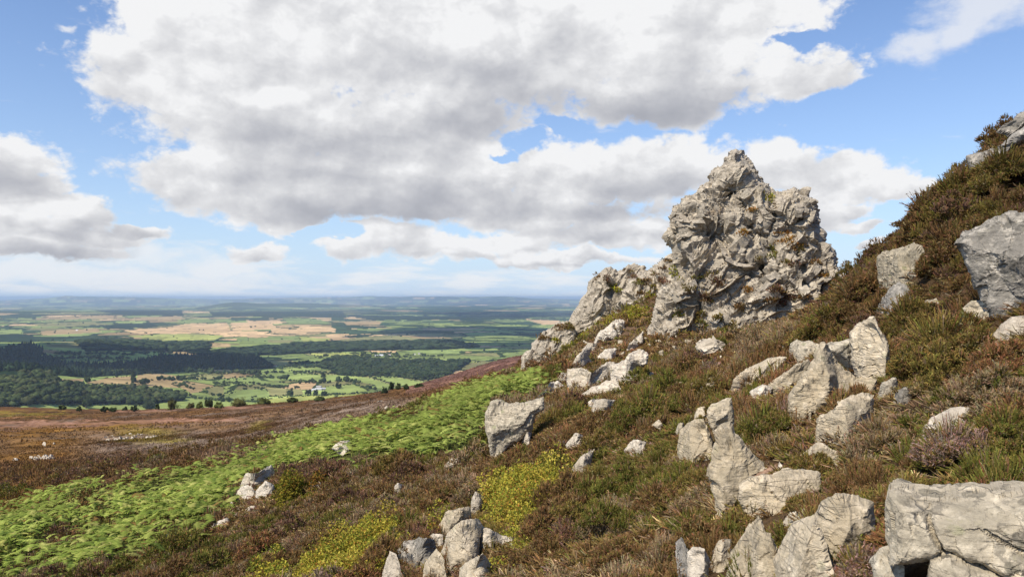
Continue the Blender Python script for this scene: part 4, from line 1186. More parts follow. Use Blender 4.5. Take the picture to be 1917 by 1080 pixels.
ROCKS = [
 # tone, label, polygon, options
 ('lichen', 'big rounded lichened boulder standing at the end of the green bracken', [(922, 754), (934, 750), (954, 758), (977, 758), (997, 750), (1012, 746), (1014, 767), (999, 777), (994, 797), (984, 814), (964, 827), (944, 837), (929, 850), (922, 840), (915, 820), (910, 804), (911, 774)], dict(follow=False, lean=.25, cuts=5)),
 ('white', 'small pale rock behind the big boulder by the bracken', [(1000, 752), (1012, 738), (1026, 728), (1030, 718), (1044, 716), (1053, 722), (1047, 730), (1031, 740), (1016, 752)], {}),
 ('white', 'jagged upper rock of the white outcrop below the ridge', [(1066, 690), (1081, 667), (1097, 652), (1106, 653), (1101, 670), (1107, 677), (1091, 692), (1067, 697)], {}),
 ('white', 'broad white slab forming the left half of the outcrop below the ridge', [(1064, 693), (1090, 693), (1110, 700), (1133, 683), (1147, 684), (1150, 706), (1117, 723), (1097, 731), (1077, 724), (1064, 708)], dict(lean=.7)),
 ('white', 'long white slab pointing uphill on the right of the outcrop', [(1143, 686), (1163, 683), (1187, 663), (1203, 659), (1212, 667), (1210, 677), (1190, 690), (1200, 707), (1182, 713), (1167, 724), (1150, 712)], dict(lean=.7)),
 ('white', 'thin bent pale ledge under the white outcrop', [(1086, 742), (1110, 728), (1140, 716), (1153, 712), (1164, 737), (1157, 741), (1146, 728), (1120, 739), (1100, 747)], dict(lean=.8, cuts=3)),
 ('white', 'small flat white rock lying like a tile below the outcrop', [(1107, 773), (1114, 752), (1150, 751), (1144, 764), (1133, 776)], dict(lean=.7, cuts=2)),
 ('white', 'little grey rock touching the flat white tile of rock', [(1101, 753), (1113, 747), (1115, 761), (1107, 766)], {}),
 ('white', 'ragged grey outcrop in heather between the ribbed crag and tall tor', [(1113, 640), (1122, 625), (1140, 612), (1152, 601), (1170, 602), (1172, 616), (1160, 622), (1150, 634), (1128, 642)], dict(lean=.7, blocks=BLKS, res=40)),
 ('white', 'narrow pale rib of rock below the foot of the tor', [(1174, 652), (1180, 643), (1196, 628), (1203, 622), (1203, 634), (1192, 644), (1180, 655)], dict(lean=.8)),
 ('white', 'blocky pale rock sunk in dark heather below the tor', [(1306, 648), (1316, 640), (1332, 640), (1343, 642), (1343, 660), (1330, 663), (1318, 658)], dict(blocks=BLKS, res=34)),
 ('white', 'small grey rock above the twiggy grey heather clump', [(1422, 642), (1436, 634), (1452, 637), (1448, 646), (1430, 648)], {}),
 ('white', 'flat pink-grey rock half covered by dry heather litter', [(1452, 648), (1462, 640), (1482, 640), (1480, 650), (1462, 655)], {}),
 ('pale', 'long low sloping rock rib at the edge of the dry litter', [(1371, 730), (1378, 711), (1400, 695), (1430, 680), (1455, 673), (1465, 676), (1455, 687), (1430, 699), (1408, 709), (1400, 719), (1385, 732)], dict(grow=1.2, lean=.7)),
 ('pale', 'smooth slanting slab resting against the big broken rock face', [(1433, 727), (1463, 707), (1493, 688), (1510, 682), (1523, 693), (1522, 709), (1513, 719), (1493, 726), (1473, 733)], dict(grow=1.2, lean=.6)),
 ('pale', 'tall central block of the broken rock face with ridged front', [(1485, 747), (1500, 725), (1520, 707), (1530, 675), (1545, 662), (1560, 680), (1578, 702), (1597, 717), (1626, 723), (1628, 733), (1606, 746), (1585, 752), (1570, 760), (1545, 757), (1525, 777), (1532, 792), (1533, 806), (1528, 818), (1507, 806), (1493, 789), (1484, 767)], dict(grow=1.2, lean=.55, cuts=9, cutmin=.72, bumps=[(1555, 765, 22, -.16), (1610, 738, 16, -.12), (1555, 700, 18, .06), (1520, 740, 26, .05)])),
 ('pale', 'smooth rounded lower block of the broken rock face', [(1532, 815), (1537, 793), (1563, 777), (1580, 761), (1610, 752), (1630, 753), (1628, 773), (1620, 792), (1600, 815), (1580, 830), (1563, 850), (1545, 835)], dict(grow=1.2, lean=.55, cuts=4)),
 ('lichen', 'overhanging dark slab roofing the hollow in the broken rocks', [(1540, 655), (1566, 643), (1593, 639), (1600, 644), (1606, 660), (1614, 687), (1620, 710), (1604, 704), (1578, 679), (1554, 664)], dict(grow=1.2, follow=False, lean=-.5, cuts=3, sink=.05, at=(1608, 715))),
 ('pale', 'upright leaning rock right of the hollow, half hidden by heather', [(1594, 630), (1604, 618), (1619, 609), (1634, 606), (1640, 620), (1655, 641), (1662, 659), (1660, 690), (1645, 712), (1632, 728), (1621, 703), (1607, 666), (1597, 645)], dict(grow=1.2, lean=.3, cuts=5)),
 ('lichen', 'knobbly grey rock on the upper left of the hollow', [(1478, 676), (1484, 647), (1495, 639), (1502, 644), (1519, 643), (1533, 649), (1546, 657), (1530, 670), (1510, 674), (1495, 680)], dict(grow=1.2, cuts=4)),
 ('lichen', 'square pale block on the skyline slope left of the huge rock', [(1652, 484), (1661, 473), (1693, 465), (1711, 455), (1727, 461), (1731, 479), (1720, 486), (1738, 502), (1735, 520), (1708, 527), (1693, 533), (1673, 531), (1658, 538), (1653, 508)], dict(grow=1.2, lean=.2, cuts=5)),
 ('grey', 'wedge-shaped grey boulder just below the square skyline block', [(1645, 578), (1655, 556), (1673, 535), (1684, 530), (1702, 543), (1714, 553), (1710, 570), (1696, 580), (1673, 588), (1655, 588)], dict(cuts=6)),
 ('grey', 'huge leaning grey rock at the right edge, split by a yellow vein', [(1794, 461), (1810, 445), (1837, 429), (1864, 413), (1888, 405), (1917, 403), (1965, 402), (2010, 430), (2000, 520), (1965, 580), (1917, 585), (1904, 592), (1889, 600), (1868, 585), (1847, 566), (1836, 551), (1824, 518), (1815, 491), (1804, 468)], dict(follow=False, lean=.15, cuts=8, res=90, at=(1895, 590), cracks=[([(1868, 436), (1884, 480), (1900, 520), (1914, 560)], 6, -.06), ([(1872, 436), (1889, 480), (1906, 520), (1920, 560)], 4, .06)])),
 ('lichen', 'mossy rock wedged under the huge leaning grey rock', [(1804, 575), (1820, 565), (1850, 566), (1870, 580), (1877, 602), (1857, 609), (1830, 595)], {}),
 ('white', 'low pale ledge rising to the right frame edge through reddish heather', [(1804, 662), (1824, 647), (1853, 633), (1874, 612), (1894, 598), (1935, 590), (1930, 630), (1886, 646), (1868, 641), (1839, 652)], dict(lean=.8)),
 ('grey', 'small rounded grey rock poking out of woody heather', [(1670, 760), (1678, 735), (1696, 728), (1706, 742), (1704, 764), (1685, 770)], dict(cuts=4)),
 ('white', 'white quartz rock behind a mesh of bare heather twigs', [(1726, 810), (1745, 788), (1780, 772), (1815, 769), (1802, 795), (1763, 809), (1745, 828)], dict(lean=.7)),
 ('grey', 'flat ledge of rock jutting out on the right skyline', [(1811, 293), (1837, 287), (1856, 280), (1866, 289), (1850, 305), (1838, 325), (1822, 325), (1813, 308)], dict(follow=False, dist=19.2, at=(1832, 322), cuts=4)),
 ('grey', 'long grey slab below the topmost heather on the right skyline', [(1856, 282), (1875, 273), (1896, 254), (1917, 240), (1950, 225), (1950, 255), (1917, 266), (1896, 274), (1880, 288), (1866, 295)], dict(follow=False, dist=19.4, at=(1890, 285), cuts=4)),
 ('grey', 'topmost pale rock at the upper right corner of the skyline', [(1868, 246), (1880, 234), (1896, 226), (1906, 215), (1925, 207), (1960, 205), (1960, 235), (1917, 236), (1893, 250)], dict(follow=False, dist=20.2, at=(1905, 245), cuts=4)),
 ('lichen', 'large lichen-spotted block with a crack in the bottom right corner', [(1674, 930), (1676, 908), (1696, 906), (1734, 918), (1770, 925), (1812, 918), (1862, 914), (1904, 914), (1990, 925), (2040, 1000), (2020, 1110), (1900, 1110), (1865, 1062), (1820, 1037), (1780, 1021), (1749, 1032), (1712, 1038), (1678, 1042), (1673, 1011), (1672, 970)], dict(follow=False, dist=3.75, at=(1800, 1075), lean=.35, cuts=3, cutmin=.9, edge=.2, res=150, sink=.0, T=.3, cracks=[([(1742, 925), (1744, 955), (1757, 978), (1768, 1000), (1790, 1020), (1830, 1042), (1880, 1075)], 5, .05), ([(1768, 1000), (1752, 1022), (1720, 1034)], 4, .03), ([(1840, 960), (1880, 985), (1917, 1000)], 3, .015)])),
 ('lichen', 'triangular spotted slab below the crack of the large corner block', [(1738, 1100), (1747, 1032), (1780, 1019), (1819, 1036), (1860, 1056), (1885, 1080), (1880, 1130), (1740, 1130)], dict(follow=False, dist=3.6, at=(1800, 1120), cuts=3, edge=.2, lean=.35, T=.22)),
 ('pale', 'tall pale standing stone with a narrow foot and peaked top', [(1337, 810), (1357, 799), (1367, 797), (1376, 817), (1392, 836), (1406, 852), (1420, 866), (1431, 877), (1417, 884), (1399, 892), (1392, 908), (1385, 930), (1380, 947), (1371, 958), (1353, 953), (1342, 949), (1341, 930), (1335, 912), (1337, 898), (1328, 889), (1333, 870), (1335, 848), (1341, 831)], dict(follow=False, lean=.2, cuts=6, bumps=[(1340, 905, 12, -.07)])),
 ('pale', 'rounded pale head stone balanced above the standing stone', [(1325, 771), (1335, 758), (1357, 749), (1368, 746), (1370, 767), (1373, 794), (1357, 804), (1339, 809), (1332, 797), (1325, 779)], dict(follow=False, cuts=5, at=(1355, 842))),
 ('pale', 'squat pale block left of the standing stone', [(1272, 857), (1272, 831), (1275, 813), (1293, 799), (1316, 793), (1322, 806), (1329, 824), (1336, 841), (1329, 862), (1311, 863), (1286, 860)], dict(cuts=5, edge=.3)),
 ('pale', 'thumb-sized pale stone beside the squat pale block', [(1265, 808), (1270, 795), (1279, 793), (1281, 807), (1273, 814)], {}),
 ('white', 'little pointed white stone on the bare litter right of the standing stone', [(1454, 886), (1459, 867), (1474, 887), (1470, 896)], {}),
 ('pale', 'wide white-topped ledge with a dark undercut below the standing stone', [(1392, 917), (1417, 912), (1448, 909), (1466, 898), (1494, 896), (1523, 900), (1530, 916), (1508, 927), (1473, 946), (1445, 958), (1421, 978), (1410, 983), (1401, 950)], dict(grow=1.2, lean=.6, cuts=5)),
 ('pale', 'splintered wedge-shaped rock standing in the heather left of the corner block', [(1528, 985), (1544, 961), (1572, 949), (1604, 952), (1627, 961), (1632, 985), (1628, 1012), (1610, 1025), (1582, 1030), (1560, 1070), (1547, 1062), (1533, 1036), (1526, 1006)], dict(grow=1.2, lean=.3, cuts=8, cutmin=.7)),
 ('pale', 'lower slanting slab under the splintered wedge rock', [(1455, 1058), (1487, 1012), (1523, 1000), (1532, 1020), (1549, 1060), (1566, 1105), (1508, 1110), (1462, 1090)], dict(grow=1.2, lean=.5, cuts=6)),
 ('pale', 'broad pale slab in the heather at the bottom edge', [(1370, 1040), (1395, 1010), (1420, 992), (1433, 1017), (1450, 1038), (1462, 1056), (1456, 1100), (1424, 1100), (1390, 1062)], dict(lean=.5, cuts=6)),
 ('pale', 'angular pale rock cut off by the bottom frame edge', [(1352, 1100), (1372, 1062), (1388, 1052), (1408, 1066), (1424, 1100)], dict(lean=.4)),
 ('white', 'upright bright rock at the bottom edge beside a grey splinter', [(1288, 1044), (1297, 1036), (1318, 1038), (1327, 1056), (1324, 1105), (1288, 1105)], dict(lean=.2)),
 ('grey', 'thin grey splinter of rock at the bottom edge', [(1265, 1022), (1279, 1019), (1287, 1038), (1289, 1100), (1274, 1100)], dict(lean=.2)),
 ('pale', 'largest angular boulder of the group near the bottom centre', [(830, 1040), (840, 1010), (864, 990), (897, 986), (905, 1000), (903, 1024), (900, 1046), (877, 1062), (854, 1072), (834, 1064)], dict(cuts=6, lean=.2, cutmin=.75)),
 ('grey', 'dark-sided block left of the largest bottom boulder', [(746, 1032), (757, 1023), (790, 1018), (811, 1019), (816, 1036), (799, 1063), (780, 1056), (760, 1050)], dict(cuts=6)),
 ('pale', 'grey-topped stone above the largest bottom boulder', [(826, 982), (837, 966), (860, 958), (878, 956), (881, 970), (867, 990), (836, 1000)], dict(cuts=5)),
 ('white', 'small upright pointed white stone amid yellow bilberry', [(881, 957), (884, 937), (890, 926), (906, 934), (901, 950), (890, 958)], {}),
 ('white', 'white ledge running right from the largest bottom boulder', [(902, 1016), (907, 1002), (920, 1003), (940, 1012), (967, 1013), (961, 1022), (936, 1028), (922, 1041), (914, 1053), (904, 1034)], dict(lean=.5)),
 ('pale', 'sloping slab at the bottom edge below the dark-sided block', [(788, 1100), (798, 1062), (817, 1040), (831, 1058), (836, 1100)], dict(lean=.3)),
 ('pale', 'rounded rock at the bottom edge below the largest boulder', [(856, 1100), (862, 1072), (879, 1060), (904, 1049), (916, 1062), (908, 1100)], dict(lean=.3)),
 ('white', 'white rock at the bottom edge in yellow bilberry, left of the group', [(717, 1078), (729, 1043), (741, 1050), (759, 1100), (719, 1100)], dict(lean=.3)),
 ('white', 'low pale stone between the dark-sided block and the grey-topped stone', [(794, 1017), (810, 1003), (828, 1004), (828, 1014), (807, 1022)], {}),
 ('white', 'long flat pale stone below the bracken edge', [(831, 875), (847, 860), (862, 858), (863, 868), (837, 880)], dict(lean=.7)),
 ('white', 'double-humped pale stone in heather below the flat white tile', [(1060, 832), (1077, 815), (1092, 817), (1088, 828), (1064, 838)], dict(lean=.6)),
 ('white', 'slanting white slab above the yellow bilberry patch', [(1073, 877), (1084, 863), (1111, 844), (1108, 858), (1097, 875), (1084, 881)], dict(lean=.6)),
 ('white', 'low grey stone on the upper rim of the bilberry patch', [(1039, 900), (1055, 888), (1066, 889), (1050, 903)], {}),
 ('white', 'small pale stone in purple heather left of the bilberry patch', [(734, 917), (744, 906), (755, 909), (747, 921)], {}),
 ('white', 'grey-white stone surrounded by green bracken', [(623, 839), (633, 830), (645, 827), (656, 828), (658, 838), (640, 847)], {}),
 ('white', 'flat-topped pale stone beside the dark heather mound', [(575, 918), (584, 901), (613, 911), (601, 922)], dict(lean=.6)),
 ('white', 'stone at the foot of the big rounded boulder by the bracken', [(976, 826), (984, 811), (995, 811), (990, 830)], {}),
 ('white', 'topmost rock of the small outcrop at the bracken lower edge', [(451, 910), (461, 892), (484, 889), (507, 876), (512, 887), (495, 902), (477, 918), (461, 918)], {}),
 ('white', 'white left-hand rock in the middle of the bracken edge outcrop', [(435, 937), (451, 917), (464, 914), (481, 927), (478, 943), (457, 938)], dict(lean=.5)),
 ('white', 'dark-cracked right-hand rock in the middle of the bracken edge outcrop', [(480, 923), (497, 907), (512, 913), (512, 929), (495, 940), (481, 941)], dict(lean=.5)),
 ('white', 'small flat rock below the bracken edge outcrop', [(451, 963), (467, 951), (485, 949), (478, 961), (457, 966)], dict(lean=.6)),
 ('white', 'lowest pale ledge of the rocks along the bracken edge', [(386, 995), (404, 982), (424, 975), (435, 979), (422, 993), (401, 997)], dict(lean=.6)),
 ('white', 'tiny pale rock left of the small heather tuft in the bracken edge outcrop', [(423, 953), (434, 941), (442, 954), (431, 958)], {}),
 ('white', 'narrow stone above the lowest ledge of the bracken edge', [(428, 973), (444, 962), (448, 969), (434, 978)], {}),
 ('white', 'long white rock lying on the far moor below the valley fields', [(703, 755), (708, 751), (716, 750), (715, 755), (708, 757)], dict(sink=.05)),
 ('white', 'small white rock on the far moor beside the longer one', [(719, 764), (723, 760), (727, 762), (725, 766)], dict(sink=.05)),
 ('white', 'single pale stone on the dark moor above the bracken', [(377, 846), (380, 841), (384, 842), (382, 848)], {}),
 ('white', 'pale stone on rusty moor at the left frame side above the bracken', [(13, 968), (17, 962), (26, 963), (24, 970)], {}),
 ('white', 'lone round stone on the moor left of the white scree row', [(79, 832), (82, 827), (86, 829), (85, 834)], {}),
 ('pale', 'stone half sunk in green heather right of the flat tile', [(1194, 772), (1203, 764), (1210, 768), (1205, 776)], {}),
 ('pale', 'grey stone beside the path of bare soil above the squat block', [(1221, 795), (1233, 787), (1242, 793), (1236, 801)], {}),
 ('pale', 'small stone above the double-humped pale stone', [(1070, 803), (1078, 793), (1084, 796), (1078, 807)], {}),
 ('pale', 'buried pale rock peeping from heather right of the squat block', [(1440, 905), (1456, 893), (1480, 894), (1476, 905), (1452, 911)], dict(lean=.6)),
 ('pale', 'slab edge showing between the wide ledge and the splintered wedge', [(1462, 985), (1480, 968), (1512, 962), (1524, 972), (1512, 992), (1478, 1000)], dict(lean=.7)),
 ('lichen', 'dark rock in the gap left of the corner block foot', [(1632, 1058), (1648, 1040), (1672, 1034), (1690, 1060), (1692, 1100), (1640, 1100)], dict(lean=.4)),
 ('pale', 'small pale rock in heather above the triangular slab ledge', [(1330, 1000), (1346, 990), (1360, 996), (1352, 1008), (1336, 1010)], dict(lean=.6)),
 ('lichen', 'mossy ledge below the huge leaning rock, half hidden in heather', [(1760, 610), (1785, 590), (1812, 596), (1806, 622), (1776, 632)], dict(lean=.6)),
 ('white', 'pale rock between the long low rib and the dry litter', [(1405, 735), (1428, 722), (1446, 728), (1436, 742), (1412, 748)], dict(lean=.7)),
 ('pale', 'pale slab behind the wide white-topped ledge', [(1478, 880), (1500, 866), (1530, 872), (1536, 888), (1505, 896)], dict(lean=.7)),
 ('white', 'grey-white rock shelf above the white outcrop near the ribbed crag', [(1118, 668), (1134, 655), (1152, 654), (1150, 668), (1130, 676)], dict(lean=.7)),
 ('white', 'flat pale rock at the left of the rubble under the tor', [(1090, 655), (1102, 643), (1118, 645), (1112, 658)], dict(lean=.7)),
 ('pale', 'bedded slab low in the heather under the smooth lower block', [(1500, 858), (1530, 838), (1566, 852), (1572, 872), (1536, 884), (1506, 878)], dict(lean=.7)),
 ('lichen', 'tilted slab between the upright leaning rock and the small grey rock', [(1640, 748), (1652, 722), (1676, 712), (1684, 736), (1664, 764), (1646, 768)], dict(lean=.6)),
 ('pale', 'broken slab above the squat block near the olive bush', [(1290, 786), (1306, 768), (1326, 764), (1328, 784), (1308, 794)], dict(lean=.7)),
 ('white', 'slab end peeping out left of the white outcrop', [(1040, 712), (1052, 700), (1068, 702), (1064, 716), (1048, 720)], dict(lean=.7)),
 ('lichen', 'bedded block under heather right of the wedge-shaped boulder', [(1716, 588), (1730, 566), (1752, 560), (1762, 578), (1750, 598), (1726, 604)], dict(lean=.6)),
 ('pale', 'shattered slab between the bright bottom rock and the broad bottom slab', [(1330, 1046), (1346, 1024), (1368, 1020), (1372, 1044), (1352, 1062), (1336, 1064)], dict(lean=.6)),
 ('lichen', 'dark rock edge in heather left of the splintered wedge', [(1478, 1012), (1490, 985), (1516, 978), (1524, 1000), (1502, 1020)], dict(lean=.6)),
 ('pale', 'leaning slab on the slope above the pale ledge at the right edge', [(1764, 676), (1780, 652), (1802, 648), (1800, 672), (1778, 690)], dict(lean=.6)),
 ('white', 'low bedded rock midway between the flat tile and the squat block', [(1170, 842), (1186, 828), (1208, 830), (1202, 846), (1180, 852)], dict(lean=.7)),
 ('lichen', 'dark grey rock half buried above the round olive bush', [(1300, 735), (1316, 722), (1335, 705), (1338, 718), (1322, 734), (1308, 745)], dict(lean=.6)),
]
def build_rocks():
    for i, (tone, label, poly, kw) in enumerate(ROCKS):
        rock('rock', label, poly, tone, seed=20 + i, res=kw.pop('res', 40), **kw)
    # broken stones of the two scree patches on the moor, and the rubble on the slope under the tor
    R = np.random.default_rng(5)
    sets = [('white scree stone in the small heap on the moor', 'heap of scree stones on the moor', [(68, 857), (75, 856), (83, 856), (90, 857), (84, 853), (94, 856), (64, 858), (72, 854), (80, 852), (88, 855), (96, 853), (78, 858), (86, 859), (99, 858), (58, 856), (24, 861), (30, 860), (92, 858), (70, 860)], 10, 6.5, 'white'),
            ('white scree stone in the row across the moor', 'row of scree stones across the moor', [(192, 822), (198, 819), (206, 821), (214, 820), (222, 817), (228, 816), (234, 818), (240, 816), (247, 817), (253, 815), (259, 814), (264, 813), (275, 819), (283, 818), (290, 816), (294, 817), (231, 821), (209, 817), (100, 830), (108, 827), (113, 826), (243, 813), (217, 823), (225, 820), (238, 820), (249, 819), (202, 823), (236, 815), (256, 817), (268, 813)], 10, 5, 'white'),
            ('small broken grey stone on the heather slope under the tor', 'stones scattered under the tor', [(1128, 650), (1136, 668), (1160, 640), (1165, 660), (1215, 645), (1232, 640), (1250, 633), (1262, 650), (1280, 625), (1288, 640), (1296, 618), (1304, 628), (1312, 612), (1350, 668), (1362, 650), (1372, 645), (1385, 660), (1345, 680), (1290, 668), (1270, 668), (1238, 660), (1225, 668), (1196, 655), (1318, 680), (1336, 690), (1392, 634), (1400, 622), (1412, 630), (1140, 690), (1218, 700), (1240, 690), (1150, 655), (1098, 640), (1068, 622), (1082, 634), (1372, 690), (1360, 700), (1210, 632), (1325, 635), (1350, 628), (1475, 590), (1462, 596)], 13, 9, 'pale')]
    for label, group, spots, sx, sy, tone in sets:
        for k, (u, v) in enumerate(spots):
            n = 7; a = np.sort(R.uniform(0, 6.28, n)); q = R.uniform(.6, 1.0, n); sc = R.uniform(.6, 1.35)
            poly = np.stack([u + np.cos(a) * q * sx * .5 * sc, v - np.sin(a) * q * sy * .5 * sc], 1)
            if np.ptp(poly[:, 1]) < 2 or np.ptp(poly[:, 0]) < 2: poly = np.array([(u - sx * .4, v + sy * .4), (u - sx * .2, v - sy * .4), (u + sx * .3, v - sy * .45), (u + sx * .45, v + sy * .4)])
            rock('stone', label, poly, tone, seed=300 + k, group=group, cat='stone', res=9, lean=.4, cuts=4, sink=.15)
build_crags()
build_rocks()
# ------------------------------------------------------------------ heather, bilberry, bracken
def unit(a):
    return a / (np.linalg.norm(a, axis=-1, keepdims=True) + 1e-12)

def sprig_mesh(P, D, L, W, Cb, Ct, needles, R, bend=0.12):
    """thin tapered shoots (N) with small side leaves; returns vertices, triangles, colours"""
    n = len(P)
    rnd = unit(R.normal(size=(n, 3)))
    S = unit(np.cross(D, rnd))
    bv = R.normal(size=(n, 3)) * bend * L[:, None]
    m = P + D * (L * 0.55)[:, None] + bv * 0.3
    t = P + D * L[:, None] + bv
    w = W[:, None] * 0.5
    V = np.stack([P - S * w, P + S * w, m - S * w * 1.05, m + S * w * 1.05, t - S * w * 0.35, t + S * w * 0.35], 1)
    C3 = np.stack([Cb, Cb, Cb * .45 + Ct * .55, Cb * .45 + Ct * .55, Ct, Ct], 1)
    base = (np.arange(n) * 6)[:, None]
    T = np.concatenate([base + np.array([[0, 1, 3]]), base + np.array([[0, 3, 2]]), base + np.array([[2, 3, 5]]), base + np.array([[2, 5, 4]])])
    V = V.reshape(-1, 3); C3 = C3.reshape(-1, 3)
    if needles:
        k = needles
        tt = R.uniform(0.2, 1.0, (n, k))
        c = P[:, None] + D[:, None] * (L[:, None] * tt)[..., None] + bv[:, None] * (tt ** 2)[..., None]
        out = unit(R.normal(size=(n, k, 3)) * 0.9 + D[:, None] * 0.75)
        ln = (W[:, None] * R.uniform(1.6, 3.4, (n, k)))[..., None]
        sd = unit(np.cross(out, rnd[:, None] + 0.3)) * (W[:, None, None] * 0.38)
        NV = np.stack([c - sd, c + sd, c + out * ln], 2).reshape(-1, 3)
        cc = Cb[:, None] * (1 - tt)[..., None] + Ct[:, None] * tt[..., None]
        cc = cc * R.uniform(0.75, 1.3, (n, k, 1))
        NC = np.repeat(cc[:, :, None], 3, 2).reshape(-1, 3)
        NTt = np.arange(n * k * 3).reshape(-1, 3) + len(V)
        V = np.concatenate([V, NV]); T = np.concatenate([T, NTt]); C3 = np.concatenate([C3, NC])
    return V, T, C3

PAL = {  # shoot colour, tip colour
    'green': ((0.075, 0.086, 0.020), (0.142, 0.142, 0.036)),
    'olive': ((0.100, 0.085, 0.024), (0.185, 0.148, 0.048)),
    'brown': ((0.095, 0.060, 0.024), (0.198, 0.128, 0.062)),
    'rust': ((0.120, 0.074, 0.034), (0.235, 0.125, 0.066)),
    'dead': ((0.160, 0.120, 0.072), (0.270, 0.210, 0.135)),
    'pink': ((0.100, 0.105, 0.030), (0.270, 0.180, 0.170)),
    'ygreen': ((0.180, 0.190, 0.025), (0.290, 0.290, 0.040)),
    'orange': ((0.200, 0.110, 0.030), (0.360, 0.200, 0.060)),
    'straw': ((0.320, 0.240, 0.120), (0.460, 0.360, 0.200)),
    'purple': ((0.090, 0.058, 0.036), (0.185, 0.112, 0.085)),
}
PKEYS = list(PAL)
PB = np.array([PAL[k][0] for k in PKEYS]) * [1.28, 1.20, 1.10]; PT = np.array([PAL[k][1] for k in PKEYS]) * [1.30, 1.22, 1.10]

def dome_sprigs(Cn, Rd, Hd, kinds, k, wid, needles, R, start=0.70, mixp=0.25, jit=0.14):
    """shoots of domed clumps: centres (M,3), radii, heights, palette index per clump, k shoots each"""
    M = len(Cn)
    az_ = R.uniform(0, 2 * math.pi, (M, k)); e_ = np.arcsin(R.uniform(0.02, 1.0, (M, k)))
    q = R.uniform(1 - jit, 1 + jit, (M, k))
    lump = 1 + 0.22 * np.sin(az_ * 3 + np.arange(M)[:, None] * 1.7) * np.cos(e_)
    d = np.stack([np.cos(az_) * np.cos(e_) * (Rd[:, None] * q * lump), np.sin(az_) * np.cos(e_) * (Rd[:, None] * q * lump), np.sin(e_) * Hd[:, None] * q], -1)
    tip = Cn[:, None] + d
    root = Cn[:, None] + d * np.array([start, start, start * 0.8])
    D = tip - root + np.array([0, 0, 1.0]) * (0.16 * Hd)[:, None, None] * R.uniform(0.2, 1, (M, k, 1))
    L = np.linalg.norm(D, axis=-1)
    D = unit(D)
    kk = np.where(R.random((M, k)) < mixp, R.choice([0, 1, 2, 1, 2, 3, 4], (M, k)), kinds[:, None])
    jb = R.uniform(0.7, 1.35, (M, k, 1)) * R.uniform(.8, 1.22, (M, 1, 1))
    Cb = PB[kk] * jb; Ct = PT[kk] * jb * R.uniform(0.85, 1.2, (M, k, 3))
    pu, pv = project(Cn); right_tone = np.where((pu > 1540) & (pv < 640), 0.74, 1.0)[:, None, None]; Cb = Cb * right_tone; Ct = Ct * right_tone  # shoots on the upper right slope get a darker colour
    f = lambda a: a.reshape(-1, *a.shape[2:])
    W = wid * R.uniform(0.7, 1.3, (M, k))
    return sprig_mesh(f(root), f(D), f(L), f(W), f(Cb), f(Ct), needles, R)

def clear_of_rocks(P, Rd, Hd, r, R, keep=0.05):
    """plants that would grow out of a rock or hide its face from the open slope are left out"""
    ok = np.ones(len(P), bool)
    tests = []
    for (sx, sz) in ((0, 0.95), (-0.6, 0.7), (0.6, 0.7), (0, 0.5)):
        Q = P.copy(); ph = np.arctan2(P[:, 0], P[:, 1])
        Q[:, 0] += np.cos(ph) * sx * Rd; Q[:, 1] -= np.sin(ph) * sx * Rd; Q[:, 2] += sz * Hd
        tests.append(project(Q))
    for poly, r0, A, w in ROCK_SHAPES:
        lo = poly.min(0) - 2; hi = poly.max(0) + 2
        hit = np.zeros(len(P), bool)
        for (u, v) in tests:
            m = (u > lo[0]) & (u < hi[0]) & (v > lo[1]) & (v < hi[1]) & (r < r0 + 0.5 * w)
            if m.any():
                i = np.where(m)[0]
                inn = inpoly(u[i], v[i], poly)
                if r0 > 44: inn &= v[i] < 598
                hit[i[inn]] = True
        ok &= ~(hit & (R.random(len(P)) > keep))
    return ok

def scatter(rlo, rhi, density, R, umax=1990, umin=-70):
    a = 0.66
    area = a * (rhi ** 2 - rlo ** 2)
    n = int(area * density)
    rr = np.sqrt(R.uniform(rlo ** 2, rhi ** 2, n)); ph = R.uniform(-a, a, n)
    X = rr * np.sin(ph); Y = rr * np.cos(ph)
    Z = ground_z(X, Y)
    P = np.stack([X, Y, Z], 1)
    u, v = project(P)
    m = (v < 1150) & (u > umin) & (u < umax) & (v > 100)
    return P[m], rr[m], u[m], v[m]

def kinds_at(P, u, v, R):
    """which heather grows where"""
    n = len(P)
    q1 = fbm(np.stack([P[:, 0] / 1.3, P[:, 1] / 1.3, P[:, 2] * 0], 1), 3, 131)
    q2 = fbm(np.stack([P[:, 0] / 3.1, P[:, 1] / 3.1, P[:, 2] * 0], 1), 3, 132)
    x = R.random(n)
    k = np.full(n, 2)
    k[(q1 > 0.12)] = 1
    k[(q1 > 0.42)] = 0
    k[(q2 > 0.5) & (x < 0.35)] = 3
    k[(q2 < -0.62) & (x < 0.75)] = 4
    k[x > 0.985] = 5
    left = (u < 900) & (v > 840)
    k[left & (x < 0.12)] = 4; k[left & (x > .2) & (x < 0.38)] = 9
    g = any_poly(u, v, GREENH); k[g & (x < 0.45)] = 0; k[g & (x > .45) & (x < .75)] = 1
    d = any_poly(u, v, DEADH); k[d & (x < 0.75)] = 4
    yg = any_poly(u, v, YGRASS); k[yg & (x < 0.8)] = 6
    og = blobs_at(u, v, ORANGEM) > 0.35; k[og & (x < 0.6)] = 3
    k[(blobs_at(u, v, [(1235, 622, 28, 14, 1)]) > .3)] = 7
    ur = (u > 1560) & (v < 640); k[ur & (x < .5)] = 2; k[ur & (x > .5) & (x < .72)] = 9; k[ur & (x > .72) & (x < .9)] = 1
    dk = inpoly(u, v, [(540, 868), (640, 872), (660, 905), (560, 912), (520, 890)]); k[dk] = 9
    return k

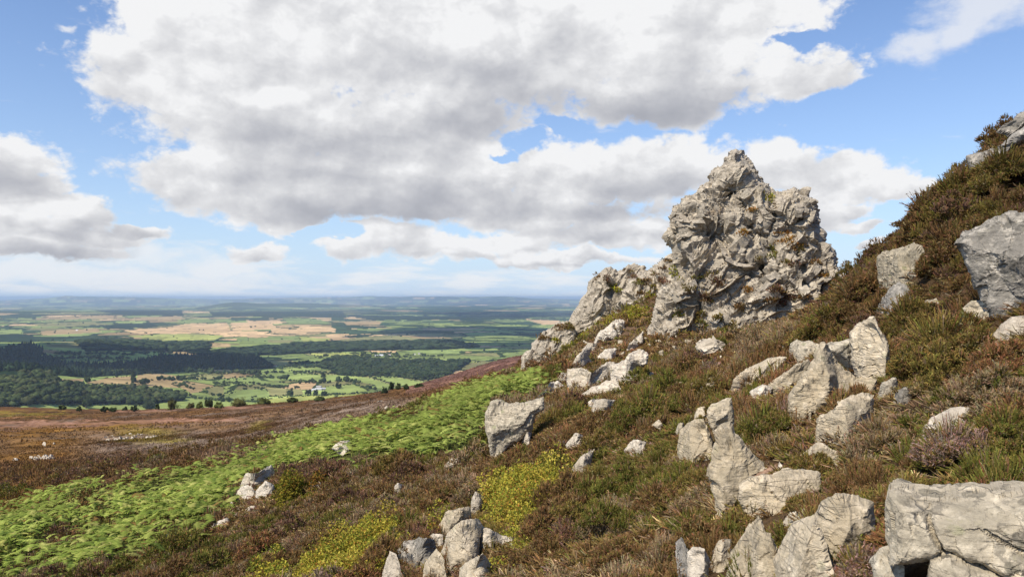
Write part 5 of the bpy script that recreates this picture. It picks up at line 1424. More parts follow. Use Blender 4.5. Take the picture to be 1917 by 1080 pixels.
BUSHES = [
 # u, v of the foot, radius in px, kind, label
 (1425, 838, 62, 0, 'dense dark green heather bush with red tips behind the standing stone'),
 (1508, 905, 50, 1, 'olive green heather bush between the standing stone and the broken rock face'),
 (1328, 785, 38, 1, 'round olive heather bush above the squat pale block'),
 (1215, 790, 55, 0, 'bright green heather mound on the slope left of the round olive bush'),
 (1470, 1040, 52, 0, 'green heather bush in front of the wide white-topped ledge'),
 (1500, 960, 36, 1, 'heather bush growing on the wide white-topped ledge'),
 (1760, 700, 88, 1, 'large dark heather bush right of the upright leaning rock'),
 (1700, 640, 48, 1, 'reddish green heather bush below the wedge-shaped grey boulder'),
 (1610, 1085, 55, 5, 'heather sprays in pink flower at the bottom edge left of the corner block'),
 (1780, 900, 75, 5, 'green heather bush dotted with pink flowers behind the corner block'),
 (1880, 880, 72, 0, 'leafy bright green heather bush behind the right end of the corner block'),
 (1540, 640, 62, 1, 'green-brown heather bush on the skyline hump right of the tor'),
 (1600, 600, 55, 2, 'brown heather bush on the skyline next to the square block'),
 (1460, 655, 50, 4, 'grey twiggy heather clump in front of the tor foot'),
 (1400, 680, 36, 4, 'bare pale-twigged heather left of the grey twiggy clump'),
 (1870, 730, 66, 3, 'reddish woody heather bush at the right frame edge'),
 (1905, 830, 60, 3, 'red-brown woody heather at the right edge above the corner block'),
 (1640, 850, 52, 4, 'pinkish grey bare heather below the rounded block of the broken face'),
 (1600, 920, 55, 2, 'tangled brown heather above the splintered wedge rock'),
 (1660, 980, 46, 2, 'dark brown heather tuft touching the left side of the corner block'),
 (1780, 500, 60, 2, 'dark heather bush left of the huge leaning rock'),
 (1740, 430, 55, 2, 'brown heather bush on the right-hand skyline'),
 (1800, 390, 55, 1, 'tall dark heather on the skyline below the jutting ledge'),
 (1880, 370, 60, 1, 'heather bush above the huge leaning rock'),
 (1890, 250, 24, 1, 'small heather bush between the two topmost skyline rocks'),
 (600, 905, 36, 9, 'dark purple-brown heather mound above the flat-topped pale stone'),
 (1070, 770, 34, 9, 'purplish heather bush right of the big bracken boulder'),
 (1015, 870, 44, 2, 'brown heather bush at the foot of the big bracken boulder'),
 (1120, 800, 40, 2, 'brown heather clump below the flat white tile of rock'),
 (1295, 690, 40, 9, 'purple-brown heather mound below the blocky sunk rock'),
 (1330, 700, 26, 5, 'purple flowering heather beside the blocky sunk rock'),
 (1390, 700, 34, 4, 'wispy grey heather left of the long low rib'),
 (1300, 1010, 50, 0, 'green heather bush above the bright rock at the bottom edge'),
 (1370, 1000, 40, 1, 'yellowish green heather tuft below the standing stone foot'),
 (760, 1000, 40, 0, 'dark green heather bush above the dark-sided block'),
 (820, 950, 40, 2, 'brown green heather bush left of the small pointed stone'),
 (1150, 1060, 55, 2, 'wide brown heather clump at the bottom edge right of the bilberry'),
 (1100, 940, 48, 0, 'green heather mound right of the yellow bilberry patch'),
 (1060, 1030, 45, 9, 'pinkish brown heather mound beside the yellow bilberry patch'),
 (1225, 960, 52, 2, 'broad brown-green heather mound left of the standing stone'),
 (480, 1050, 44, 3, 'rusty heather clump in the lower left above the yellow bilberry'),
 (430, 930, 16, 9, 'little dark heather tuft between the rocks of the bracken edge'),
]
HEATHER_MAT = None
def build_heather():
    global HEATHER_MAT
    HEATHER_MAT = leaf_material('heather_shoots', 0.22)
    R = np.random.default_rng(77)
    # single bushes one can point at
    foot = ray_ground(np.array([b[0] for b in BUSHES]), np.array([b[1] for b in BUSHES]))
    kept = []
    for (u, v, rp, kd, label), A in zip(BUSHES, foot):
        if not np.isfinite(A[0]):
            continue
        r = np.hypot(A[0], A[1])
        Rd = rp / F * r
        A = A + np.array([A[0], A[1], 0]) / r * Rd * 0.55
        A[2] = ground_z(A[0], A[1])[0] - 0.02
        kept.append((A, Rd))
        M = 44
        # a bush is several crowded domes
        cc = np.zeros((M, 3)); aa = R.uniform(0, 6.283, M - 1); qq = np.sqrt(R.random(M - 1)) * .72; cc[1:, 0] = np.cos(aa) * qq * Rd; cc[1:, 1] = np.sin(aa) * qq * Rd
        cc[:, 2] = ground_z(A[0] + cc[:, 0], A[1] + cc[:, 1]) - A[2]
        cc[:, 2] += np.clip(1 - np.concatenate([[0], qq ** 2]), 0, 1) * Rd * R.uniform(.30, .62, M); cc[0, 2] -= Rd * .1
        Rr = np.concatenate([[Rd * .6], R.uniform(.15, .29, M - 1) * Rd]); Hh = Rr * R.uniform(1.0, 1.4, M)
        if kd == 4: Hh *= 1.15
        k = int(np.clip(130 * (rp / 50) ** 1.2, 30, 260))
        wid = np.clip(0.00125 * r, 0.006, 0.03)
        V, T, cl = dome_sprigs(cc + A, Rr, Hh, np.full(M, kd), k, wid * (0.7 if kd == 4 else 1), 5 if kd != 4 else 2, R, start=0.35 if kd == 4 else .64, mixp=0.42)
        o = add_obj('heather_bush', mesh_tris('heather_bush', V - A, T, cl), HEATHER_MAT, loc=tuple(A))
        tag(o, label, 'heather', 'heather bushes on the slope')
    VV, TT, CC = [], [], []; off = 0
    def put(V, T, c):
        nonlocal off
        VV.append(V); TT.append(T + off); CC.append(c); off += len(V)
    bands = [(1.9, 6.5, 32, (.08, .17), 190, .0062, 6), (6.5, 12, 22, (.10, .20), 150, .0092, 6), (12, 22, 14, (.12, .25), 90, .015, 4), (22, 38, 9, (.15, .31), 50, .026, 2),
             (38, 75, 3.4, (.20, .42), 22, .050, 0), (75, 130, 2.2, (.28, .5), 13, .085, 0), (130, 420, 0.22, (.40, .85), 8, .20, 0)]
    for (rlo, rhi, den, rr_, k, wid, nd) in bands:
        P, r, u, v = scatter(rlo, rhi, den, R, umax=1990 if rlo < 60 else 1040)
        m = ~in_bracken(u, v) | ((u < 430) & (v > 930) & (R.random(len(u)) < .30))
        bil = any_poly(u, v, BILB); m &= ~(bil & (R.random(len(P)) < 0.9))
        lit = any_poly(u, v, LITTER); m &= ~(lit & (R.random(len(P)) < 0.85))
        if rlo >= 75:
            m &= ~(blobs_at(u, v, PATHM) > 0.3)
        P, r, u, v = P[m], r[m], u[m], v[m]
        Rd = R.uniform(*rr_, len(P)); Hd = Rd * (R.uniform(0.75, 1.25, len(P)) if rlo < 70 else R.uniform(.4, .75, len(P)))
        if rlo < 40:
            big = fbm(np.stack([P[:, 0] / 1.7, P[:, 1] / 1.7, P[:, 2] * 0], 1), 2, 140)
            Hd *= np.clip(1 + 0.55 * big, 0.5, 1.7)
        ok = np.ones(len(P), bool)
        for A, Rb in kept:
            ok &= np.hypot(P[:, 0] - A[0], P[:, 1] - A[1]) > Rb * 0.75
        ok &= clear_of_rocks(P, Rd, Hd, r, R, 0.0 if rlo < 6 else 0.05)
        P, r, u, v, Rd, Hd = P[ok], r[ok], u[ok], v[ok], Rd[ok], Hd[ok]
        kd = kinds_at(P, u, v, R)
        P = P - np.array([0, 0, 0.02])
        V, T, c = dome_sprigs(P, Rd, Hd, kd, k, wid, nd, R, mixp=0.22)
        if rlo >= 38:
            mc = moor_colour(np.repeat(P, k, 0))
            per = len(V) // (len(P) * k)
            w = 0.85 if rlo >= 70 else 0.55 * 1.0
            sel = np.repeat((u < 1000) | (rlo >= 70), k)
            mcr = np.repeat(mc * R.uniform(.65, 1.45, (len(mc), 1)) * np.where(R.random((len(mc), 1)) < .15, 1.3, 1.0), per, 0)
            sr = np.repeat(sel, per)[:, None] * w
            c = c * (1 - sr) + mcr * sr
        put(V, T, c)
    # low creeping growth and litter that cover the soil between the bushes
    for (rlo, rhi, den, k, wid) in ((1.9, 6.5, 70, 34, .007), (6.5, 12, 60, 28, .010), (12, 22, 36, 20, .017), (22, 38, 20, 12, .03), (38, 60, 7, 10, .055)):
        P, r, u, v = scatter(rlo, rhi, den, R, umin=-70 if rlo < 38 else 930)
        m = ~in_bracken(u, v) & ~any_poly(u, v, LITTER)
        if rlo < 6: m &= clear_of_rocks(P, np.full(len(P), .10), np.full(len(P), .10), r, R, 0.0)
        P = P[m]
        rg = R.uniform(.08, .16, len(P)) * (1 + rlo / 24)
        kd = np.where(R.random(len(P)) < .5, kinds_at(P, u[m], v[m], R), R.choice([2, 2, 1, 4, 9, 8], len(P)))
        put(*dome_sprigs(P, rg, rg * R.uniform(.3, .6, len(P)), kd, k, wid, 1, R, start=.3, mixp=.3))
    for (rlo, rhi, den, k, wid, nd, sz) in ((3, 8, 1.1, 60, .0075, 5, (.18, .34)), (8, 16, .9, 50, .012, 3, (.25, .48)), (16, 30, .5, 34, .022, 1, (.32, .62)), (30, 60, .22, 22, .042, 0, (.42, .85))):
        P, r, u, v = scatter(rlo, rhi, den, R)
        Rd = R.uniform(*sz, len(P)); Hd = Rd * R.uniform(.7, 1.1, len(P)) * np.where((u > 1540) & (v < 560), 1.6, 1.25)
        m = ~in_bracken(u, v) & ~any_poly(u, v, LITTER) & ~(any_poly(u, v, BILB) & (R.random(len(P)) < .8)) & clear_of_rocks(P, Rd * 1.1, Hd * 1.4, r, R, 0.0)
        P, r, u, v, Rd, Hd = P[m], r[m], u[m], v[m], Rd[m], Hd[m]
        kd = kinds_at(P, u, v, R)
        M = 22
        a_ = R.uniform(0, 6.283, (len(P), M)); q_ = np.sqrt(R.random((len(P), M))) * .9
        cc = np.stack([P[:, None, 0] + np.cos(a_) * q_ * Rd[:, None], P[:, None, 1] + np.sin(a_) * q_ * Rd[:, None], P[:, None, 2] + (1 - q_ ** 2) * Hd[:, None] * R.uniform(.55, .9, (len(P), M))], -1)
        gz = ground_z(cc[..., 0].ravel(), cc[..., 1].ravel()).reshape(q_.shape)
        cc[..., 2] += gz - P[:, None, 2]
        rs = (Rd[:, None] * R.uniform(.18, .34, (len(P), M))).ravel()
        put(*dome_sprigs(cc.reshape(-1, 3), rs, rs * R.uniform(.9, 1.4, rs.shape), np.repeat(kd, M), k, wid, nd, R, mixp=.25))
    # tufts that root in the cracks of the tor
    P0_, T0_ = [], []; o_ = 0
    for P, T in TORV:
        P0_.append(P); T0_.append(T + o_); o_ += len(P)
    tree = BVHTree.FromPolygons([tuple(p) for p in np.concatenate(P0_)], [tuple(t) for t in np.concatenate(T0_)])
    spots = [(1436, 374, 6), (1306, 522, 0), (1262, 508, 6), (1268, 518, 6), (1470, 440, 7), (1482, 452, 7), (1490, 460, 7), (1460, 455, 7), (1455, 440, 7), (1500, 470, 1), (1478, 470, 2), (1447, 480, 0),
             (1418, 485, 1), (1448, 470, 0), (1540, 520, 7), (1472, 495, 1), (1488, 500, 9), (1330, 515, 1), (1340, 527, 9), (1325, 563, 2), (1318, 558, 9), (1272, 590, 0), (1310, 590, 1), (1305, 600, 1),
             (1290, 545, 1), (1350, 535, 9), (1400, 545, 7), (1455, 545, 9), (1462, 550, 2), (1385, 578, 2), (1370, 610, 1), (1345, 600, 1), (1318, 610, 0), (1395, 440, 7), (1405, 395, 7), (1525, 495, 2),
             (1565, 540, 7), (1560, 525, 2), (1120, 520, 2), (1135, 525, 9), (1175, 510, 2), (1185, 520, 9), (1195, 530, 0), (1155, 545, 6), (1148, 540, 6), (1210, 530, 2), (1230, 515, 2), (1245, 505, 9),
             (1225, 540, 1), (1215, 555, 6), (1200, 550, 2), (1240, 530, 9), (1255, 490, 2), (1050, 615, 2), (1015, 635, 2), (1065, 615, 1), (1042, 640, 6), (1465, 570, 9), (1480, 560, 9), (1500, 560, 2), (1443, 565, 2)]
    pts = []; kk = []
    for (u, v, kd) in spots:
        for j in range(5 if v < 525 else 11):
            d = px_dir(u + R.normal(0, 4), v + R.normal(0, 3))
            h = tree.ray_cast(Vector((0, 0, 0)), Vector(d).normalized(), 200)
            if h[0] is not None:
                pts.append(np.array(h[0])); kk.append(kd)
    pts = np.array(pts); kk = np.array(kk)
    rs = R.uniform(.12, .34, len(pts))
    put(*dome_sprigs(pts, rs, rs * 1.0, kk, 26, .05, 0, R))
    o = add_obj('heather', mesh_tris('heather', np.concatenate(VV), np.concatenate(TT), np.concatenate(CC)), HEATHER_MAT)
    tag(o, kind='stuff')
    print('heather tris', sum(len(t) for t in TT))

def build_bilberry():
    R = np.random.default_rng(78)
    P, r, u, v = scatter(5, 30, 17, R)
    m = any_poly(u, v, BILB)
    edge = any_poly(u + R.normal(0, 17, len(u)), v + R.normal(0, 12, len(u)), BILB)
    m = (m & edge) | (edge & (R.random(len(u)) < 0.25))
    P, r, u, v = P[m], r[m], u[m], v[m]
    lump = fbm(np.stack([P[:, 0] / .8, P[:, 1] / .8, P[:, 2] * 0], 1), 2, 160); Rd = R.uniform(.15, .34, len(P)); Hd = Rd * R.uniform(.8, 1.2, len(P)) * np.clip(1.1 + 1.1 * lump, .35, 2.3)
    ok = clear_of_rocks(P, Rd, Hd, r, R)
    P, r, Rd, Hd = P[ok], r[ok], Rd[ok], Hd[ok]
    k = 420; M = len(P)
    az_ = R.uniform(0, 6.283, (M, k)); e_ = np.arcsin(R.uniform(0.0, 1.0, (M, k))); q = R.uniform(0.55, 1.08, (M, k))
    c = P[:, None] + np.stack([np.cos(az_) * np.cos(e_) * Rd[:, None] * q, np.sin(az_) * np.cos(e_) * Rd[:, None] * q, np.sin(e_) * Hd[:, None] * q], -1)
    c = c.reshape(-1, 3); n = len(c)
    a = unit(R.normal(size=(n, 3)) + np.array([0, 0, 0.5])); b = unit(np.cross(a, R.normal(size=(n, 3))))
    rr = np.repeat(r, k); s = (0.0018 * rr * R.uniform(0.7, 1.35, n)).clip(.010, .04)[:, None]
    V = np.stack([c - a * s, c + b * s * .55, c + a * s, c - b * s * .55], 1).reshape(-1, 3)
    i = (np.arange(n) * 4)[:, None]
    T = np.concatenate([i + np.array([[0, 1, 2]]), i + np.array([[0, 2, 3]])])
    pal = np.array([(0.40, 0.32, 0.055), (0.31, 0.285, 0.05), (0.47, 0.37, 0.08), (0.22, 0.225, 0.04), (0.38, 0.18, 0.05), (0.13, 0.145, 0.03), (0.35, 0.25, 0.055)])
    pc = R.choice(7, M, p=[.25, .22, .17, .14, .05, .09, .08])
    kk = np.where(R.random((M, k)) < 0.45, R.choice(7, (M, k)), pc[:, None]).ravel()
    uu, vv = project(P); dull = np.repeat(np.where((uu > 480) & (uu < 610) & (vv > 870) & (vv < 965), .55, 1.0), k)[:, None]
    col = np.repeat(pal[kk] * R.uniform(.75, 1.25, (n, 1)) * [1.12, 1.18, 1.0] * dull, 4, 0)
    o = add_obj('bilberry', mesh_tris('bilberry', V, T, col), leaf_material('bilberry_leaf', 0.3))
    tag(o, kind='stuff')

def build_bracken():
    R = np.random.default_rng(79)
    parts = []
    for (rlo, rhi, den, np_) in ((12, 34, 34, 12), (34, 64, 24, 9)):
        P, r, u, v = scatter(rlo, rhi, den, R, umax=1050)
        m = inpoly(u + R.normal(0, 16, len(u)), v + R.normal(0, 7, len(u)), BRACKEN) & ~(any_poly(u, v, BRK_HOLES) & (R.random(len(u)) < .9))
        # thins out towards the edges and in gaps
        gap = fbm(np.stack([P[:, 0] / 2.2, P[:, 1] / 2.2, P[:, 2] * 0], 1), 3, 150)
        m &= (gap > -0.42) | (R.random(len(u)) < 0.35)
        m &= ~((u < 420) & (v > 985) & (gap < 0.05) & (R.random(len(u)) < .6))
        P, r, u, v = P[m], r[m], u[m], v[m]
        ok = clear_of_rocks(P, np.full(len(P), .3), np.full(len(P), .8), r, R)
        P, r, u, v = P[ok], r[ok], u[ok], v[ok]
        n = len(P)
        lump = fbm(np.stack([P[:, 0] / 3.0, P[:, 1] / 3.0, P[:, 2] * 0], 1), 2, 151)
        st = R.uniform(.10, .55, n) * (1 + 0.6 * lump); bl = R.uniform(.30, .64, n)
        hd = R.normal(-0.45, 1.7, n)                         # heading, mostly downwind
        H = np.stack([np.cos(hd), np.sin(hd), np.zeros(n)], 1); S = np.stack([-H[:, 1], H[:, 0], np.zeros(n)], 1)
        U = np.array([0, 0, 1.0])
        # rachis points
        ts = np.linspace(0, 1, np_ + 1)
        lift = R.uniform(0.35, 0.85, n)
        def rach(t):
            x = bl[:, None] * (0.12 + 0.88 * t) * t ** 0.15
            z = st[:, None] + bl[:, None] * (lift[:, None] * t - 0.75 * lift[:, None] * t ** 2.0 * 1.15)
            return P[:, None] + H[:, None] * (0.10 + x)[..., None] + U * z[..., None]
        Q = rach(np.repeat(ts[None], n, 0))                   # n, np_+1, 3
        base = np.array([(0.27, 0.335, 0.070), (0.35, 0.395, 0.095), (0.20, 0.265, 0.052), (0.43, 0.43, 0.13), (0.13, 0.18, 0.042)])[R.choice(5, n, p=[.33, .27, .2, .12, .08])]
        right = smooth(u, 560, 900)[:, None]                  # the upper strip is a cooler green
        base = base * (1 - 0.35 * right) + np.array([0.27, 0.32, 0.08]) * 0.35 * right
        base = base * R.uniform(.8, 1.2, (n, 1)) * (1 + .22 * lump)[:, None]
        brown = R.random(n) < 0.035
        base[brown] = np.array([0.27, 0.17, 0.06])
        VV, CC = [], []
        wmax = bl * R.uniform(.26, .38, n)
        for j in range(np_):
            t = ts[j]; w = wmax * (1 - t) ** 0.75 * (0.75 + 0.25 * min(1, t * 6))
            c0, c1 = Q[:, j], Q[:, j + 1]
            fw = unit(c1 - c0)
            for sg in (-1, 1):
                tip = c0 + fw * (w * 0.42)[:, None] + S * (sg * w)[:, None] - U * (w * R.uniform(.05, .35, n))[:, None]
                a = c0; b = c0 + (c1 - c0) * 1.25
                VV.append(np.stack([a, b, tip], 1)); CC.append(base * R.uniform(.85, 1.15, (n, 1)))
        # stalk
        sw = S * 0.012
        VV.append(np.stack([P - sw, P + sw, Q[:, 1]], 1)); CC.append(base * 0.9)
        V = np.concatenate(VV).reshape(-1, 3); col = np.repeat(np.concatenate(CC), 3, 0)
        parts.append((V, col))
    V = np.concatenate([p[0] for p in parts]); col = np.concatenate([p[1] for p in parts])
    T = np.arange(len(V)).reshape(-1, 3)
    o = add_obj('bracken', mesh_tris('bracken', V, T, col), leaf_material('bracken_frond', 0.38))
    tag(o, kind='stuff')
    print('bracken tris', len(T))
build_heather()
build_bilberry()
build_bracken()
# ------------------------------------------------------------------ trees, woods, hedges and farms of the valley
def ico(sub):
    import bmesh
    bm = bmesh.new(); bmesh.ops.create_icosphere(bm, subdivisions=sub, radius=1.0)
    bm.verts.ensure_lookup_table()
    V = np.array([v.co[:] for v in bm.verts]); T = np.array([[v.index for v in f.verts] for f in bm.faces]); bm.free()
    return V, T
ICO1, ICO2 = ico(1), ico(2)

def crown_mesh(R, n, w, h, ico_, spread=.55, kind='round'):
    """a crown of n lumpy masses of foliage, standing above a short trunk; unit colours vary from mass to mass"""
    Vs, Ts, Cs = [], [], []; off = 0
    for k in range(n):
        V, T = ico_
        a = R.uniform(0, 6.28); q = spread * math.sqrt(R.random()) if k else 0
        zz = R.uniform(.38, .78) if k else .58
        if kind == 'conifer':
            zz = k / max(1, n - 1) * .8 + .12; q = 0.12 * (1 - zz); s = (1 - zz) * .62 + .10
        else:
            s = R.uniform(.34, .52) * (1.0 - .45 * max(0, zz - .55))
        d = 1 + 0.30 * vnoise(V * 2.3 + R.uniform(0, 99), 5) + 0.14 * vnoise(V * 5 + R.uniform(0, 99), 6)
        P = V * d[:, None] * s * np.array([w, w, h * (.85 if kind != 'conifer' else .55)]) + np.array([math.cos(a) * q * w, math.sin(a) * q * w, zz * h])
        P[:, 2] = np.maximum(P[:, 2], 0.05 * h)
        Vs.append(P); Ts.append(T + off); off += len(P)
        Cs.append(np.full(len(P), R.uniform(.7, 1.35)))
    return np.concatenate(Vs), np.concatenate(Ts), np.concatenate(Cs)

def leaf_crown(R, w, h, n, size):
    """leaf-clump crown: many small faces spread through the volume of several masses"""
    c = []; m = 13
    for k in range(m):
        a = R.uniform(0, 6.28); zz = R.uniform(.15, .88); q = (.62 - .5 * max(0, zz - .3)) * math.sqrt(R.random())
        c.append((math.cos(a) * q * w, math.sin(a) * q * w, zz * h, R.uniform(.12, .30)))
    c = np.array(c); i = R.integers(0, m, n)
    d = unit(R.normal(size=(n, 3))) * (R.random((n, 1)) ** .33) * c[i, 3:4] * np.array([w, w, h * .75])
    P = c[i, :3] + d; P[:, 2] = np.maximum(P[:, 2], .10 * h)
    a = unit(R.normal(size=(n, 3))); b = unit(np.cross(a, R.normal(size=(n, 3))))
    s = size * R.uniform(.6, 1.4, (n, 1))
    V = np.stack([P - a * s, P + b * s * .7, P + a * s, P - b * s * .7], 1).reshape(-1, 3)
    j = (np.arange(n) * 4)[:, None]
    T = np.concatenate([j + np.array([[0, 1, 2]]), j + np.array([[0, 2, 3]])])
    t = np.repeat(R.uniform(.7, 1.3, n) * R.uniform(.8, 1.25, m)[i], 4)
    return V, T, t

EDGE_TREES = [
 # u, v of foot, height px, width px, colour, label
 (323, 768, 23, 22, (0.085, 0.085, 0.030), 'tall ragged olive tree, the tallest on the far edge of the moor'),
 (357, 766, 13, 15, (0.11, 0.095, 0.035), 'low brownish bush just right of the tallest moor edge tree'),
 (374, 765, 12, 13, (0.095, 0.11, 0.030), 'small yellow-green bush midway along the moor edge'),
 (391, 764, 19, 19, (0.060, 0.070, 0.025), 'dark rounded tree standing over the moor edge on a bright green field'),
 (410, 764, 11, 20, (0.095, 0.11, 0.032), 'broad low green bush right of the dark rounded moor edge tree'),
 (447, 762, 18, 32, (0.095, 0.095, 0.032), 'wide olive thicket tree on the moor edge'),
 (491, 758, 14, 30, (0.085, 0.095, 0.030), 'wide low green thicket farther right on the moor edge'),
 (548, 755, 11, 26, (0.065, 0.080, 0.028), 'low dark thicket where the moor edge starts to climb'),
 (598, 751, 9, 26, (0.055, 0.070, 0.026), 'low hedge-like thicket below the white farm'),
 (161, 764, 22, 28, (0.042, 0.058, 0.022), 'big dark oak-like tree standing out from the front of the broadleaf wood'),
 (148, 770, 8, 9, (0.05, 0.065, 0.026), 'tiny tree on the green strip below the big dark tree'),
 (116, 767, 8, 14, (0.055, 0.07, 0.026), 'little low tree at the left end of the green strip'),
 (197, 771, 10, 15, (0.045, 0.06, 0.025), 'left of three close small trees on the green strip'),
 (212, 771, 9, 14, (0.045, 0.06, 0.025), 'right of three close small trees on the green strip'),
 (234, 770, 9, 8, (0.05, 0.062, 0.026), 'single slim little tree on the green strip'),
 (251, 770, 11, 13, (0.05, 0.066, 0.028), 'greyish small tree right of the slim little tree'),
 (277, 764, 17, 24, (0.052, 0.068, 0.028), 'grey-green spreading tree at the right end of the broadleaf wood'),
 (295, 767, 10, 8, (0.045, 0.06, 0.025), 'small upright tree left of the tallest moor edge tree'),
 (543, 742, 15, 17, (0.040, 0.060, 0.024), 'big round dark tree in the fields left of the white farm'),
 (577, 739, 11, 13, (0.040, 0.058, 0.024), 'round dark tree just below the white farm buildings'),
 (591, 740, 10, 11, (0.045, 0.062, 0.024), 'rounded tree below the middle of the white farm'),
 (607, 741, 9, 16, (0.045, 0.062, 0.024), 'wide tree below the right end of the white farm'),
 (634, 727, 12, 14, (0.035, 0.052, 0.022), 'dark tree above the right end of the white farm'),
 (605, 707, 10, 10, (0.038, 0.055, 0.022), 'lone dark tree in the bright field above the farm'),
 (733, 731, 18, 13, (0.034, 0.050, 0.022), 'tall dark tree at the foot of the purple spur'),
 (746, 730, 13, 14, (0.05, 0.066, 0.026), 'lighter round tree beside the tall tree under the spur'),
 (760, 730, 12, 12, (0.036, 0.052, 0.022), 'dark round tree right of the lighter one under the spur'),
 (720, 737, 12, 16, (0.036, 0.052, 0.022), 'dark spreading tree left of the tall tree under the spur'),
 (785, 727, 9, 24, (0.036, 0.052, 0.022), 'low row-like dark tree tucked against the purple spur'),
 (164, 716, 15, 14, (0.045, 0.062, 0.026), 'bushy tree between the brown fields above the broadleaf wood'),
 (178, 708, 11, 10, (0.045, 0.062, 0.026), 'smaller tree at the back of the brown field hedge'),
 (250, 718, 22, 12, (0.034, 0.048, 0.020), 'tall narrow dark tree at the right end of the brown field'),
 (270, 720, 14, 20, (0.042, 0.060, 0.024), 'rounded tree right of the tall narrow dark tree'),
 (246, 702, 10, 14, (0.036, 0.05, 0.022), 'dark tree at the upper edge of the brown field'),
]
HEDGES = [  # lines of hedgerow trees in the photograph: points and height in px
 ([(515, 707), (552, 717)], 9), ([(556, 718), (600, 718), (640, 714), (668, 718)], 9), ([(668, 716), (690, 726), (712, 734), (735, 737)], 8), ([(400, 718), (470, 717), (500, 724), (560, 726)], 4.5),
 ([(400, 726), (430, 722), (465, 724), (495, 731)], 5), ([(340, 724), (365, 730), (390, 738), (420, 746)], 8), ([(345, 740), (380, 748), (432, 752)], 6), ([(420, 737), (448, 728)], 5), ([(471, 707), (520, 709)], 6),
 ([(470, 744), (540, 741), (600, 741)], 3), ([(285, 712), (340, 712), (420, 710)], 7), ([(170, 702), (252, 699), (330, 698), (400, 697)], 8), ([(345, 706), (380, 702), (440, 699)], 7), ([(440, 700), (500, 702)], 8),
 ([(500, 698), (560, 698), (630, 699)], 5), ([(630, 700), (690, 706), (740, 708)], 6), ([(691, 706), (733, 718), (770, 728)], 3), ([(735, 704), (800, 714), (830, 708)], 7), ([(610, 740), (664, 737), (720, 736)], 3),
 ([(560, 690), (600, 686), (640, 684)], 6), ([(520, 691), (560, 686)], 6), ([(540, 681), (600, 681)], 5), ([(600, 668), (690, 667), (760, 670)], 4.5), ([(660, 664), (740, 664), (830, 668)], 4.5), ([(750, 678), (860, 680)], 5),
 ([(410, 747), (430, 750)], 6), ([(660, 718), (690, 731)], 4), ([(90, 672), (240, 672)], 5), ([(110, 663), (240, 665), (330, 660)], 5), ([(470, 690), (500, 690)], 8),
]
def valley_at(u, v):
    return ray_valley(np.atleast_1d(np.asarray(u, float)), np.atleast_1d(np.asarray(v, float)))

def scene_at(u, v):
    """first surface under a pixel: the moor if the ray meets it, else the valley"""
    P = ray_ground(u, v, 520)
    Q = valley_at(u, v)
    m = np.isfinite(P[:, 0])
    Q[m] = P[m]
    return Q

def tint_mat(name, scale):
    m, t = new_mat(name); b = NB(t)
    a = b.n('ShaderNodeAttribute', attribute_name='tint')
    g = b.n('ShaderNodeNewGeometry')
    n = b.noise(g.outputs['Position'], scale, 4, 0.6)
    k = b.math('ADD', b.math('MULTIPLY', n, 1.3), 0.35)
    d = b.n('ShaderNodeBsdfDiffuse'); b.l(b.mix(1.0, a.outputs['Color'], b.mix(0.0, k, k), 'MULTIPLY'), d.inputs['Color'])
    b.out(d.outputs[0]); return m

